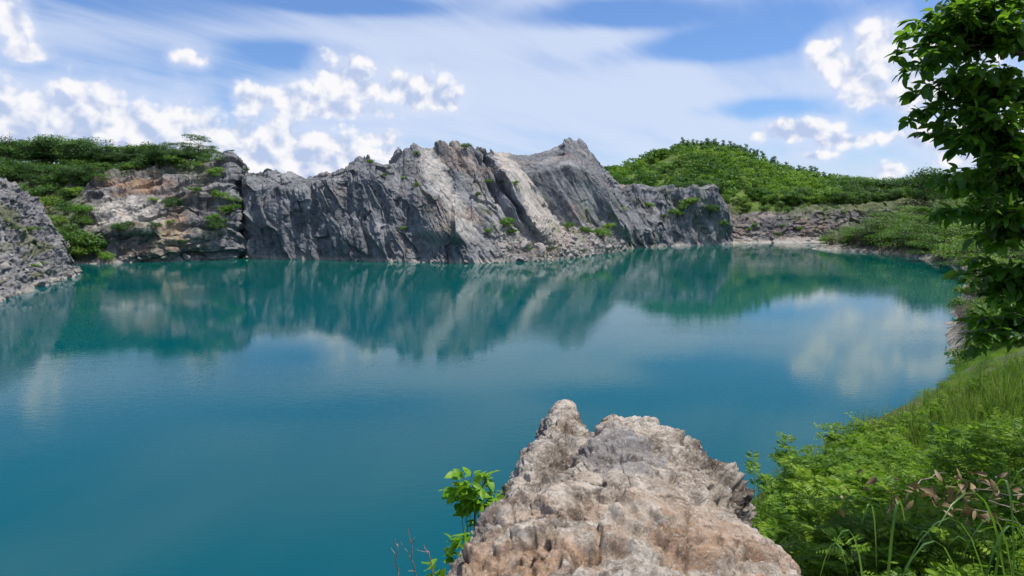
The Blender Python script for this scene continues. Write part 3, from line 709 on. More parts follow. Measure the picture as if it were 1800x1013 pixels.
def boulder_mat():
    m, t = new_mat('boulder_stone')
    p = t.n('ShaderNodeTexCoord').outputs['Object']
    x, y, z = t.sep(p)
    n1 = t.noise(p, 1.4, 5, 0.6, 0.5); n2 = t.noise(p, 5.0, 6, 0.68, 0.4); n3 = t.noise(t.v('ADD', p, (9, 2, 4)), 2.2, 5, 0.62, 0.8); n4 = t.noise(p, 22.0, 5, 0.7)
    rot = t.n('ShaderNodeVectorRotate', rotation_type='Z_AXIS', ins={'Vector': p, 'Angle': R(35)}).outputs[0]
    vein = t.noise(t.v('MULTIPLY', rot, (1.2, 5.0, 3.0)), 2.0, 5, 0.65, 1.0)
    c = t.mix(t.ramp(n2, 0.36, 0.60), (0.30, 0.228, 0.165), (0.62, 0.545, 0.455))
    c = t.mix(t.ramp(n1, 0.46, 0.66, 0, 0.8), c, (0.66, 0.60, 0.525))
    c = t.mix(t.ramp(vein, 0.52, 0.66, 0, 0.7), c, (0.74, 0.69, 0.615))
    # smooth grey core patch and reddish iron stain toward the viewer
    gx = t.v('LENGTH', t.v('MULTIPLY', t.v('SUBTRACT', p, (0.70, 4.35, 13.4)), (2.3, 1.35, 0.5)))
    gp = t.ramp(t.m('ADD', gx, t.m('MULTIPLY', t.m('SUBTRACT', n3, 0.5), 1.8)), 0.68, 0.45, 0, 0.75)
    c = t.mix(gp, c, t.mix(t.ramp(n4, 0.3, 0.7), (0.20, 0.19, 0.195), (0.30, 0.285, 0.28)))
    ir = t.ramp(t.m('ADD', y, t.m('MULTIPLY', t.m('SUBTRACT', n3, 0.5), 3.0)), 4.3, 3.0, 0, 1)
    c = t.mix(t.m('MULTIPLY', ir, t.ramp(n3, 0.42, 0.58, 0, 0.8)), c, (0.48, 0.285, 0.165))
    c = t.mix(t.ramp(n4, 0.52, 0.68, 0, 0.65), c, (0.13, 0.10, 0.075))
    ck = t.voro(t.v('ADD', p, t.v('SCALE', t.n('ShaderNodeTexNoise', ins={'Vector': p, 'Scale': 3.0, 'Detail': 4.0}).outputs[1], scale=0.5)), 2.6, 0.0, 0.5, 'DISTANCE_TO_EDGE')
    c = t.mix(t.m('MULTIPLY', t.ramp(ck, 0.02, 0.0, 0, 0.5), t.ramp(n1, 0.5, 0.6)), c, (0.12, 0.095, 0.075))
    c = t.mix(t.ramp(t.noise(t.v('ADD', p, (3, 3, 3)), 3.1, 6, 0.7, 0.6), 0.52, 0.66, 0, 0.8), c, (0.14, 0.10, 0.075))
    rg = t.n('ShaderNodeAttribute', attribute_name='rough').outputs['Fac']
    c = t.mix(t.m('MULTIPLY', rg, t.ramp(n2, 0.34, 0.68, 1.0, 0.25)), c, (0.07, 0.052, 0.04))
    vl = t.n('ShaderNodeAttribute', attribute_name='valley').outputs['Fac']
    c = t.mix(t.m('MULTIPLY', vl, t.ramp(n2, 0.36, 0.66, 0.85, 0.2)), c, (0.12, 0.088, 0.065))
    sp = t.noise(p, 55.0, 3, 0.7)
    c = t.mix(t.ramp(sp, 0.58, 0.70, 0, 0.45), c, (0.12, 0.095, 0.075))
    c = t.mix(t.ramp(sp, 0.44, 0.32, 0, 0.55), c, (0.72, 0.69, 0.64))
    # pale grey flank on the far left
    lf = t.ramp(t.m('ADD', t.m('SUBTRACT', x, t.m('MULTIPLY', t.m('SUBTRACT', y, 3.3), 0.25)), t.m('MULTIPLY', t.m('SUBTRACT', n3, .5), .3)), -0.18, -0.42, 0, 0.75)
    c = t.mix(lf, c, t.mix(t.ramp(n2, 0.4, 0.6), (0.20, 0.19, 0.20), (0.42, 0.41, 0.41)))
    bh = t.noise(p, 9.0, 8, 0.74, 0.3)
    finish(t, c, 0.9, bh, 1.0, 0.07, 0.2)
    return m
me = mesh_np('boulder', P2, grid_faces(shp[0], shp[1], True), True, {'rough': ('POINT', np.clip(rough, 0, 1)), 'valley': ('POINT', val)})
bo = obj('boulder', me, boulder_mat())
tag(bo, 'large weathered beige boulder with a small horn jutting over the lake in front', 'boulder')
# ------------------------------------------------------------------ plants: builders
def tube(path, radii, sides=6):
    path = np.asarray(path, float); n = len(path)
    t = np.gradient(path, axis=0); t /= np.linalg.norm(t, axis=1)[:, None] + 1e-9
    a = np.cross(t, np.array([0.31, 0.87, 0.38])); a /= np.linalg.norm(a, axis=1)[:, None] + 1e-9
    b = np.cross(t, a)
    an = np.arange(sides) * 2 * math.pi / sides
    V = path[:, None] + np.asarray(radii)[:, None, None] * (a[:, None] * np.cos(an)[None, :, None] + b[:, None] * np.sin(an)[None, :, None])
    V = V.reshape(-1, 3)
    return V, grid_faces(n, sides, True)
def join(parts):
    Vs, Fs, o = [], [], 0
    for V, F in parts:
        Vs.append(V); Fs.append(F + o); o += len(V)
    return np.concatenate(Vs), np.concatenate(Fs)
def bez(a, b, n=8, sag=0.0, wob=0.0, r=rng, start=None):
    a = np.asarray(a, float); b = np.asarray(b, float); L = np.linalg.norm(b - a)
    t = np.linspace(0, 1, n)[:, None]
    m = (a + b) / 2 + np.array([0, 0, sag * L])
    if start is not None: m = a + np.asarray(start) * L * 0.5
    p = (1 - t) ** 2 * a + 2 * t * (1 - t) * m + t ** 2 * b
    if wob: p[1:-1] += r.normal(size=(n - 2, 3)) * wob * L
    return p
def cards(C, Nn, size, asp, r, tint=None):
    """leaf-sized lozenges, slightly folded"""
    n = len(C); Nn = Nn / (np.linalg.norm(Nn, axis=1)[:, None] + 1e-9)
    q = r.normal(size=(n, 3)); t = np.cross(Nn, q); t /= np.linalg.norm(t, axis=1)[:, None] + 1e-9
    b = np.cross(Nn, t); s = (size * r.uniform(0.6, 1.3, n))[:, None]
    V = np.stack([C - t * s * .5, C - b * s * .5 * asp - Nn * s * .08, C + t * s * .5, C + b * s * .5 * asp - Nn * s * .08], 1).reshape(-1, 3)
    F = np.arange(4 * n).reshape(-1, 4)
    return V, F
def crown_cards(lobes, n, size, seed, asp=0.6, up=0.5, shell=0.55):
    r = np.random.default_rng(seed)
    L = np.array(lobes, float)
    w = (L[:, 3] * L[:, 4]) + 0.01; w /= w.sum()
    k = r.choice(len(L), n, p=w)
    d = r.normal(size=(n, 3)); d[:, 2] = np.abs(d[:, 2]) * 0.9 - 0.25; d /= np.linalg.norm(d, axis=1)[:, None]
    rad = shell + (1 - shell) * r.random(n) ** 0.6
    rad *= 1 + 0.25 * r.normal(size=n) * 0.6
    C = L[k, :3] + d * rad[:, None] * np.stack([L[k, 3], L[k, 3], L[k, 4]], -1)
    Nn = d + np.array([0, 0, up]) + r.normal(size=(n, 3)) * 0.45
    V, F = cards(C, Nn, size, asp, r)
    tint = np.clip(0.5 + 0.18 * r.normal(size=n) + 0.22 * (r.random(len(L)) - 0.5)[k], 0, 1)
    return V, F, tint
def wood(height, lobes, r0, seed, fork=0.45, stems=1):
    r = np.random.default_rng(seed); parts = []
    for s in range(stems):
        off = np.array([r.normal() * .25, r.normal() * .25, 0]) * (stems > 1) * height * 0.12
        top = np.array([r.normal() * .06 * height, r.normal() * .06 * height, height * fork]) + off * 2
        tp = bez(off * .3 + np.array([0, 0, -0.6]), top, 7, 0, 0.02, r)
        parts.append(tube(tp, np.linspace(r0, r0 * .65, 7)))
        for i, l in enumerate(lobes):
            if stems > 1 and i % stems != s: continue
            e = np.array(l[:3]) + np.array([0, 0, -l[4] * 0.2])
            parts.append(tube(bez(top - np.array([0, 0, .1 * height * r.random()]), e, 6, 0.08, 0.04, r), np.linspace(r0 * .5, r0 * .1, 6), 5))
    return join(parts)
def tree_proto(name, seed, height, lobes, ncards, size, leafm, r0, up=0.5, asp=0.6, shell=.55, fork=.45, stems=1, barkm=None):
    V, F, tint = crown_cards(lobes, ncards, size, seed, asp, up, shell)
    cm = mesh_np(name + '_crown', V, F, False, {'tint': ('FACE', tint)}); cm.materials.append(leafm)
    V, F = wood(height, lobes, r0, seed + 1, fork, stems)
    wm = mesh_np(name + '_trunk', V, F, True); wm.materials.append(barkm or BARK)
    return {'name': name, 'crown': cm, 'trunk': wm, 'h': height}
def plant(proto, loc, s, rz, label, cat, group, tilt=(0, 0), trunk=True, sz=1.0, name=None):
    e = empty(name or proto['name'], loc, rz); e.scale = (s, s, s * sz)
    e.rotation_euler = (tilt[0], tilt[1], rz)
    tag(e, label, cat, group)
    obj('crown', proto['crown'], None, e)
    if trunk: obj('trunk' if cat == 'tree' else 'stem', proto['trunk'], None, e)
    return e
def lobes_round(seed, h, w, n):
    r = np.random.default_rng(seed); out = []
    for k in range(n):
        a = r.uniform(0, 6.28); q = r.random() ** .5 * w * .5
        z = h * r.uniform(.28, .84) ; rad = w * r.uniform(.2, .34)
        q *= 1.1 - 0.55 * abs(z / h - .6)
        out.append((q * math.cos(a), q * math.sin(a), z, rad, rad * r.uniform(.6, .9)))
    return out
def lobes_umbrella(seed, h, w, n):
    r = np.random.default_rng(seed); out = []
    for k in range(n):
        a = r.uniform(0, 6.28); q = r.random() ** .5 * w * .5
        z = h * (r.uniform(.80, .96) if k % 3 else r.uniform(.4, .7)); rad = w * r.uniform(.16, .30)
        out.append((q * math.cos(a), q * math.sin(a), z - 0.10 * q, rad, rad * r.uniform(.22, .4)))
    return out
def lobes_slim(seed, h, w, n):
    r = np.random.default_rng(seed); out = []
    for k in range(n):
        a = r.uniform(0, 6.28); z = h * (.45 + .5 * k / n); q = w * .25 * r.random()
        rad = w * r.uniform(.18, .34) * (1.1 - .4 * k / n)
        out.append((q * math.cos(a), q * math.sin(a), z, rad, rad * r.uniform(.6, 1.0)))
    return out
def lobes_bush(seed, h, w, n):
    r = np.random.default_rng(seed); out = []
    for k in range(n):
        a = r.uniform(0, 6.28); q = r.random() ** .5 * w * .42
        rad = w * r.uniform(.18, .32)
        out.append((q * math.cos(a), q * math.sin(a), h * r.uniform(.25, .78) * (1 - .4 * q / w), rad, min(rad, h * .3) * r.uniform(.7, 1.0)))
    return out
G_DARK = leaf_mat('leaf_dark', [(0.014, 0.045, 0.010), (0.026, 0.082, 0.014), (0.050, 0.130, 0.017), (0.10, 0.20, 0.022)], 0.28, scale=0.25)
G_MID = leaf_mat('leaf_mid', [(0.026, 0.088, 0.010), (0.062, 0.17, 0.013), (0.12, 0.25, 0.016), (0.21, 0.33, 0.024)], 0.36, scale=0.2)
G_LIGHT = leaf_mat('leaf_light', [(0.035, 0.095, 0.010), (0.075, 0.165, 0.013), (0.125, 0.225, 0.018), (0.19, 0.28, 0.03)], 0.33, scale=0.3)
ROUND = [tree_proto('broadleaf_tree', 100 + k, 9, lobes_round(k, 9, 8, 13 + k), 1500, 0.55, G_DARK, .22) for k in range(4)]
UMB = [tree_proto('flat_topped_tree', 120 + k, 9, lobes_umbrella(40 + k, 9, 9, 15), 1300, 0.5, G_DARK, .18, up=1.1, fork=.55) for k in range(4)]
SLIM = [tree_proto('slender_tree', 140 + k, 9, lobes_slim(60 + k, 9, 4.4, 8), 420, 0.6, G_DARK, .14, fork=.7) for k in range(4)]
FOREST = [tree_proto('hill_tree', 160 + k, 8, lobes_round(70 + k, 8, 7, 10), 620, 0.75, G_MID, .2) for k in range(4)]
def lobes_layer(seed, h, w, n):
    r = np.random.default_rng(seed); out = []
    for k in range(n):
        a = r.uniform(0, 6.28); q = r.random() ** .5 * w * .5; z = h * r.uniform(.15, .95) * (1 - .55 * (2 * q / w) ** 2); rad = w * r.uniform(.14, .24)
        out.append((q * math.cos(a), q * math.sin(a), max(z, .5), rad, rad * r.uniform(.25, .45)))
    return out
ACACIA = [tree_proto('feathery_tree', 180 + k, 7, lobes_layer(80 + k, 7, 10, 30), 2600, 0.42, G_LIGHT, .16, up=1.2, fork=.35, stems=2, asp=.45) for k in range(4)]
BUSH = [tree_proto('bush', 200 + k, 3, lobes_bush(90 + k, 3, 4, 9), 900, 0.32, (G_DARK, G_DARK, G_MID, G_LIGHT)[k], .07, fork=.2, stems=2) for k in range(4)]
def brush_proto(seed, h, w, n):
    r = np.random.default_rng(seed); parts = []
    for k in range(n):
        a = r.uniform(0, 6.28); e = np.array([math.cos(a) * w * .5 * r.random(), math.sin(a) * w * .5 * r.random(), h * r.uniform(.5, 1)])
        p = bez((e[0] * .15, e[1] * .15, -.2), e, 6, .1, .04, r); parts.append(tube(p, np.linspace(.05, .015, 6), 4))
        for j in range(7):
            q = p[r.integers(2, 6)]; parts.append(tube(bez(q, q + r.normal(size=3) * w * .13 + (0, 0, h * .10), 4, 0, .05, r), np.linspace(.025, .010, 4), 3))
    V, F = join(parts); me = mesh_np('dead_brush', V, F, True); me.materials.append(DRY); return me
BRUSH = [brush_proto(300 + k, 3.2, 5, 26) for k in range(2)]
def leafless(seed, h):
    r = np.random.default_rng(seed); parts = [tube(bez((0, 0, -.5), (r.normal() * .4, 0, h), 9, 0, .012, r), np.linspace(.14, .03, 9), 5)]
    for j in range(14):
        z = h * r.uniform(.4, .98); a = r.uniform(0, 6.28); L = h * .22 * (1.2 - z / h)
        parts.append(tube(bez((0, 0, z), (math.cos(a) * L, math.sin(a) * L, z + L * 1.0), 5, -.05, .03, r), np.linspace(.05, .012, 5), 4))
    V, F = join(parts); me = mesh_np('bare_branches', V, F, True); me.materials.append(DRY); return me

# ------------------------------------------------------------------ wooded plateau on the left
r = np.random.default_rng(21)
ANCH = {}
def put(protos, G, px, py, hpx, label, cat, group, front=None, sink=0.3, sz=1.0, k=None, name=None, wide=1.0):
    p = on_grid(G, px, py, front); D = p[1]
    pr = protos[(int(r.integers(len(protos))) if k is None else k)]
    s = hpx * D / 1200.0 / pr['h']
    e = plant(pr, (p[0], p[1], p[2] - sink), s * wide, r.uniform(0, 6.28), label, cat, group, (r.normal() * .05, r.normal() * .05), sz=sz / wide, name=name)
    return e
GP = 'trees along the top of the banded cliff'
for i in range(46):
    px = -40 + i * 9.3 + r.uniform(-5, 5); py = np.interp(px, [-60, 0, 120, 200, 300, 380], [280, 283, 289, 291, 287, 281])
    if px > 392: continue
    pr = ROUND if r.random() < .72 else UMB
    hp = np.interp(px, [0, 150, 250, 330, 390], [44, 44, 38, 32, 20]) * r.uniform(.7, 1.18)
    put(pr, G_LEFT, px, py, hp, 'dark green tree in the dense row crowning the banded cliff', 'tree', GP, sink=.6)
for i in range(30):
    px = -20 + i * 10.5 + r.uniform(-6, 6); py = np.interp(px, [-60, 0, 60, 130, 200, 300], [318, 322, 326, 328, 316, 303]) + r.uniform(-8, 6)
    if px > 185: continue
    put(ROUND, G_LEFT, px, py, r.uniform(24, 42), 'leafy tree growing on the brow slope just below the cliff-top tree row', 'tree', 'trees on the brow of the banded cliff', sink=.8)
for i, (px, py, hp, k, lab) in enumerate([(100, 288, 48, 0, 'dark tree standing out above the left end of the cliff-top row'), (152, 290, 54, 1, 'tallest dark tree of the cliff-top row with a ragged crown'), (348, 283, 46, 2, 'thin flat-topped tree with open crown near the right end of the plateau'), (368, 280, 28, 3, 'small open-crowned tree between the tallest thin tree and the cliff end'), (408, 276, 14, 1, 'low flat-topped tree leaning over the bare end of the banded cliff')]):
    put(UMB if i > 1 else ROUND, G_LEFT, px, py, hp, lab, 'tree', None, k=k, sink=.3)
t = empty('bare_tree', tuple(on_grid(G_LEFT, 22, 285) - (0, 0, .5))); tag(t, 'leafless grey tree rising above the woods at the far left', 'tree'); obj('trunk', leafless(5, 12.5), None, t)
for i in range(60):
    px = -30 + i * 6.6 + r.uniform(-4, 4); py = np.interp(px, [-60, 0, 60, 130, 200, 300, 380], [300, 302, 306, 308, 300, 290, 281]) + r.uniform(-12, 4)
    if px > 385: continue
    put(BUSH, G_LEFT, px, py, r.uniform(14, 24), 'low bush under the trees on the plateau of the banded cliff', 'bush', 'undergrowth bushes on the plateau', wide=1.25, sink=.5)
for i in range(44):
    px = -40 + i * 8.6 + r.uniform(-4, 4); py = np.interp(px, [-60, 0, 120, 200, 300, 380], [282, 285, 291, 293, 289, 282])
    if px > 345: continue
    put(ROUND, G_LEFT, px, py, r.uniform(20, 31), 'smaller tree filling the gaps under the cliff-top tree row', 'tree', 'small trees filling the cliff-top row', wide=1.5, sink=.8)
GB = 'bushes in the gully between rubble slope and banded cliff'
for (px, py, hp) in [(40, 345, 24), (62, 352, 26), (85, 348, 30), (110, 352, 24), (130, 348, 24), (60, 372, 22), (90, 372, 30), (118, 378, 26), (105, 400, 24), (140, 385, 32), (146, 400, 26), (112, 425, 34), (128, 440, 34), (150, 440, 40), (165, 452, 32), (140, 458, 30), (120, 460, 32), (170, 440, 28), (100, 440, 30), (182, 460, 20), (80, 330, 24), (110, 330, 26), (140, 330, 22), (95, 412, 24)]:
    put(BUSH, G_LEFT, px, py, hp * 1.1, 'green bush in the gully between rubble slope and banded cliff', 'bush', GB, NF_LEFT, wide=1.0)
GC = 'shrubs rooted on the banded cliff'
for (px, py, hp) in [(303, 368, 22), (215, 408, 18), (225, 404, 16), (275, 402, 15), (380, 405, 20), (372, 390, 16), (396, 362, 26), (402, 378, 20), (340, 340, 13), (375, 312, 20), (270, 356, 10), (392, 395, 16), (300, 395, 10), (320, 302, 16), (345, 298, 16), (366, 292, 18), (385, 288, 14), (325, 430, 12)]:
    put(BUSH, G_LEFT, px, py, hp * 1.2, 'small shrub rooted in a crack of the banded cliff', 'bush', GC, NF_LEFT, wide=1.0)

# ------------------------------------------------------------------ shrubs on the ridge and on the block
GM = 'shrubs on the ridge cliff'
for (px, py, hp, lab) in [(820, 264, 12, 'round green shrub on the skyline of the ridge'), (652, 288, 9, 'yellowish shrub in the notch right of the small rock spire'), (675, 312, 8, None), (433, 300, 8, None), (730, 272, 8, None), (708, 316, 7, None), (733, 328, 8, None),
                          (884, 326, 12, None), (862, 326, 14, None), (888, 402, 20, 'green shrub above the rubble at the foot of the ridge'), (898, 412, 12, None), (855, 412, 10, None), (1000, 404, 14, 'shrub at the lower end of the wide pale slab'), (1035, 415, 18, None), (1055, 420, 20, None), (1068, 405, 14, None), (1026, 444, 8, None), (930, 440, 8, None), (968, 440, 8, None), (709, 405, 8, None), (812, 262, 8, None), (905, 325, 9, None), (838, 345, 9, None)]:
    put(BUSH, G_MAIN, px, py, hp * 1.2, lab or 'little shrub dotted over the grey ridge cliff', 'bush', None if lab else GM, NF_MAIN, wide=1.0, sink=.2)
GK = 'shrubs on the dark rock block'
for (px, py, hp, lab) in [(1082, 386, 34, 'tall green shrub in the corner where ridge and dark block meet'), (1076, 404, 18, None), (1140, 366, 12, None), (1192, 385, 20, None), (1208, 366, 20, None), (1200, 372, 14, None), (1248, 378, 20, None), (1165, 384, 9, None), (1270, 400, 14, None), (1072, 425, 14, None), (1095, 398, 12, None), (1216, 360, 12, None)]:
    put(BUSH, G_BLOCK, px, py, hp * 1.15, lab or 'shrub clinging to the sheer face of the dark rock block', 'bush', None if lab else GK, 124, k=int(r.integers(3)), wide=1.0, sink=.2)
for (px, py, hp) in [(8, 390, 8), (30, 402, 8), (55, 406, 11), (68, 405, 9), (70, 465, 8), (62, 470, 9)]:
    put(BUSH, G_SLOPE, px, py, hp, 'small olive shrub on a bench of the rubble slope', 'bush', 'shrubs on the rubble slope', k=3, wide=1.5, sink=.2)

# ------------------------------------------------------------------ hill: skyline and nearest trees one by one, the far wood as one mass
G_HILL = GRIDS['hill']
def hz(x, y): return float(hill_z(np.array([x]), np.array([y]))[0])
GH = 'slender trees on the hill skyline'
for px in np.r_[np.arange(1190, 1470, 7.5)]:
    D = 500 + r.uniform(-14, 10); x = (px + r.uniform(-3, 3) - 900) / 1200 * D
    plant(SLIM[int(r.integers(4))], (x, D, hz(x, D) + 1.0), r.uniform(.75, 1.25), r.uniform(0, 6), 'slender dark tree standing on the skyline ridge of the hill', 'tree', GH)
for i, px in enumerate([1140, 1152, 1163]):
    D = 498; x = (px - 900) / 1200 * D
    plant(ROUND[i], (x, D, hz(x, D) - .8), r.uniform(.65, .8), i, 'broad dark tree in the clump on the left shoulder of the hill', 'tree', 'trees on the left shoulder of the hill')
cand = []
rr = np.random.default_rng(31)
NX = rr.uniform(30, 420, 4600); NY = rr.uniform(368, 525, 4600)
keep = fbm(np.stack([NX * .03, NY * .03, NX * 0], -1), 3) > -0.35
meadow = (NX > 108) & (NX < 124) & (NY < 376)
NX, NY = NX[keep & ~meadow], NY[keep & ~meadow]
NZ = hill_z(NX, NY)
PX, PY = project(np.stack([NX, NY, NZ], -1))
vis = (PX > 1030) & (PX < 1830)
NX, NY, NZ, PX = NX[vis], NY[vis], NZ[vis], PX[vis]
o = np.argsort(NY)
NX, NY, NZ = NX[o], NY[o], NZ[o]
near = 150
for x, y, z in zip(NX[:near], NY[:near], NZ[:near]):
    plant(FOREST[int(rr.integers(4))] if rr.random() < .7 else ROUND[int(rr.integers(4))], (x, y, z - .5), rr.uniform(.55, 1.15), rr.uniform(0, 6), 'green tree at the foot of the wooded hill above the far rock wall', 'tree', 'trees at the foot of the hill')
Vs, Fs, Ts, o = [], [], [], 0
base = [crown_cards(lobes_round(400 + k, 7, 7.0, 7), 150, 1.15, 500 + k) for k in range(6)]
for x, y, z in zip(NX[near:3600], NY[near:3600], NZ[near:3600]):
    V, F, ti = base[int(rr.integers(6))]; a = rr.uniform(0, 6.28); s = float(np.clip(rr.lognormal(-.32, .33), .35, 1.4)); c, q = math.cos(a) * s, math.sin(a) * s
    Vs.append(np.stack([V[:, 0] * c - V[:, 1] * q + x, V[:, 0] * q + V[:, 1] * c + y, V[:, 2] * s + z - .8], -1)); Fs.append(F + o); o += len(V)
    Ts.append(np.clip(ti + rr.normal() * .34 + .05 + .9 * float(fbm(np.array([[x * .025, y * .025, 3.3]]), 2)[0]), -.2, 1.3))
me = mesh_np('hill_wood', np.concatenate(Vs), np.concatenate(Fs), False, {'tint': ('FACE', np.concatenate(Ts))})
tag(obj('hill_wood', me, G_MID), 'dense green wood covering the hill behind the quarry', 'wood', kind='stuff')

for i in range(46):
    px = rr.uniform(1268, 1420); D = rr.uniform(358, 384); x = (px - 900) / 1200 * D
    plant(FOREST[int(rr.integers(4))], (x, D, hz(x, D) - .6), rr.uniform(.35, .8), rr.uniform(0, 6), 'small tree on the grassy step between the far wall and the hill', 'tree', 'small trees on the step below the hill')
for i in range(34):
    px = rr.uniform(1285, 1480); D = rr.uniform(352, 376); x = (px - 900) / 1200 * D
    z = max(hz(x, D), 15.5)
    plant(BUSH[int(rr.integers(4))], (x, D, z - .6), rr.uniform(.5, 1.3), rr.uniform(0, 6), 'bush on the rim of the far rock wall below the hill', 'bush', 'bushes on the rim of the far wall')
for i in range(16):
    q = G_FAR[int(rr.uniform(20, 80)), int(rr.uniform(.05, .6) * (G_FAR.shape[1] - 1))]
    plant(BUSH[int(rr.integers(4))], (q[0], q[1], q[2] - .5), rr.uniform(.4, .9), rr.uniform(0, 6), 'bush growing on the broken far rock wall', 'bush', 'bushes on the far wall')
# larger trees right of the hill
GR = 'dark trees on the far right skyline'
for (px, D, s) in [(1470, 430, .9), (1500, 400, 1.0), (1520, 395, 1.1), (1545, 390, 1.05), (1565, 385, 1.1), (1590, 380, 1.1), (1612, 375, 1.2), (1632, 350, 1.5), (1650, 345, 1.5), (1672, 340, 1.4), (1700, 335, 1.4), (1730, 330, 1.5), (1765, 330, 1.5), (1800, 330, 1.5), (1490, 385, .8), (1535, 378, .8), (1580, 372, .8), (1620, 365, .8), (1655, 330, 1.0)]:
    x = (px - 900) / 1200 * D
    z = max(hz(x, D) if D > 366 else 16.5, float(bank_z(np.array([x]), np.array([D]))[0]) if D < 366 else 0)
    plant(ROUND[int(r.integers(4))], (x, D, z - .5), s * 1.55, r.uniform(0, 6), 'full dark green tree in the skyline row right of the hill', 'tree', GR)

# ------------------------------------------------------------------ right bank: feathery trees and dry brush
GA = 'feathery trees on the right bank'
def bz(x, y): return float(bank_z(np.array([x]), np.array([y]))[0])
for (px, py, D, hp) in [(1545, 425, 258, 62), (1575, 430, 250, 70), (1520, 425, 262, 50), (1610, 420, 250, 80), (1600, 438, 238, 60), (1640, 430, 225, 90), (1630, 450, 212, 62), (1670, 440, 205, 90), (1680, 455, 192, 66), (1655, 455, 205, 60), (1700, 450, 185, 90), (1730, 450, 175, 100), (1760, 450, 170, 110), (1790, 450, 165, 110),
                       (1650, 400, 250, 70), (1690, 395, 235, 80), (1600, 400, 275, 60), (1560, 400, 290, 50), (1740, 400, 220, 90), (1710, 475, 165, 60), (1745, 480, 150, 70), (1790, 490, 140, 80), (1780, 530, 115, 70), (1460, 430, 292, 28), (1430, 428, 300, 24), (1410, 420, 315, 22), (1490, 428, 285, 30)]:
    x = (px - 900) / 1200 * D
    z = bz(x, D); p = ACACIA[int(r.integers(4))]
    s = max(.35, min(1.7, hp * D / 1200 / p['h']))
    if z < .6: continue
    plant(p, (x, D, z - .3), s * 1.05, r.uniform(0, 6.28), 'feathery light green tree with layered crown on the right bank', 'tree', GA)
for i in range(95):
    px = r.uniform(1440, 1830); D = np.interp(px, [1440, 1580, 1640, 1700, 1830], [288, 250, 215, 190, 150]) + r.uniform(0, 60) * (1 if px > 1520 else .3)
    x = (px - 900) / 1200 * D; z = bz(x, D)
    if z < .8: continue
    q = ACACIA[int(r.integers(4))] if i % 3 else BUSH[3]
    plant(q, (x, D, z - .3), r.uniform(.45, .95) * (1 if i % 3 else 1.6), r.uniform(0, 6.28), 'low feathery yellow-green shrub in the thicket covering the right bank', 'bush', 'thicket shrubs on the right bank', name='thicket_shrub')
for i in range(64):
    D = r.uniform(24, 130); x = float(np.interp(D, SHORE[8:15, 1], SHORE[8:15, 0])) + r.uniform(1.2, 16) * min(1, D / 60)
    z = bz(x, D)
    if z < .8: continue
    plant((BUSH[3], BUSH[0], ACACIA[i % 4])[i % 3], (x, D, z - .3), r.uniform(.55, 1.0) * (.45 if i % 3 == 2 else 1) * min(1.2, .4 + D / 70), r.uniform(0, 6.28), 'shrub on the steep shore between the near bank and the right bank', 'bush', 'shrubs on the nearer right shore', name='shore_shrub')
for i in range(110):
    D = r.uniform(28, 72); px = r.uniform(1680, 1880); x = (px - 900) / 1200 * D * 1.02; z = bz(x, D)
    if z < 1.0: continue
    plant(BUSH[(0, 2, 3)[i % 3]], (x, D, z - .3), r.uniform(.35, .75), r.uniform(0, 6.28), 'bush on the steep shore below the leafy tree at the right edge', 'bush', 'bushes on the shore below the right-edge tree', name='shore_shrub')
for i in range(34):
    px = r.uniform(1450, 1700); D = np.interp(px, [1440, 1580, 1640, 1700], [284, 246, 208, 184]) + r.uniform(0, 26); x = (px - 900) / 1200 * D; z = bz(x, D)
    if z < .6: continue
    plant((BUSH[2], ROUND[i % 4], BUSH[3])[i % 3], (x, D, z - .3), r.uniform(.9, 1.7) * (.42 if i % 3 == 1 else 1), r.uniform(0, 6.28), 'rounded bright green bush standing out of the thicket on the right bank', 'bush', 'rounded bushes on the right bank', name='round_bush')
GD = 'dry brush along the right shore'
for i, (px, D, s) in enumerate([(1462, 283, 1.3), (1500, 268, 1.7), (1515, 262, 1.6), (1550, 256, 1.2), (1480, 275, 1.3), (1590, 240, .9), (1725, 118, 1.0), (1745, 100, 1.2), (1765, 92, 1.3), (1735, 90, .9), (1705, 82, .8), (1720, 76, .8), (1700, 92, .8), (1740, 70, .8), (1760, 64, .8)]):
    x = (px - 900) / 1200 * D; z = bz(x, D)
    b = obj('dry_bush', BRUSH[i % 2], None, None, (x, D, max(z, .1) - .1)); b.scale = (s,) * 3; b.rotation_euler[2] = i * 1.7
    tag(b, 'leafless grey-brown brush on the shore of the right bank', 'bush', GD)

# ------------------------------------------------------------------ loose stones along the shores
def stone(seed):
    r = np.random.default_rng(seed)
    n = 14; th = np.linspace(0, math.pi, 10)[:, None]; ph = np.arange(n)[None] * 2 * math.pi / n
    d = np.stack([np.sin(th) * np.cos(ph), np.sin(th) * np.sin(ph), np.cos(th) + 0 * ph], -1).reshape(-1, 3)
    pl = r.normal(size=(11, 3)); pl /= np.linalg.norm(pl, axis=1)[:, None]; off = r.uniform(.55, 1, 11)
    R_ = np.min(np.where(d @ pl.T > .05, off[None] / np.maximum(d @ pl.T, .05), 9), 1); R_ = np.minimum(R_, 1.15)
    V = d * R_[:, None] * (1, .8, .6)
    me = mesh_np('stone', V, grid_faces(10, n, True), False); me.materials.append(ROCK_S); return me
STONES = [stone(600 + k) for k in range(5)]
GS = 'angular stones fallen at the foot of the ridge'
def stones(G, n, u0, u1, v0, v1, s0, s1, label, group, seed):
    r = np.random.default_rng(seed)
    for i in range(n):
        q = G[int(r.uniform(v0, v1)), int(r.uniform(u0, u1) * (G.shape[1] - 1))]
        b = obj('stone', STONES[int(r.integers(5))], None, None, tuple(q)); s = s0 + (s1 - s0) * r.random() ** 2.2
        b.scale = (s, s, s); b.rotation_euler = (r.normal() * .5, r.normal() * .5, r.uniform(0, 6))
        tag(b, label, 'stone', group)
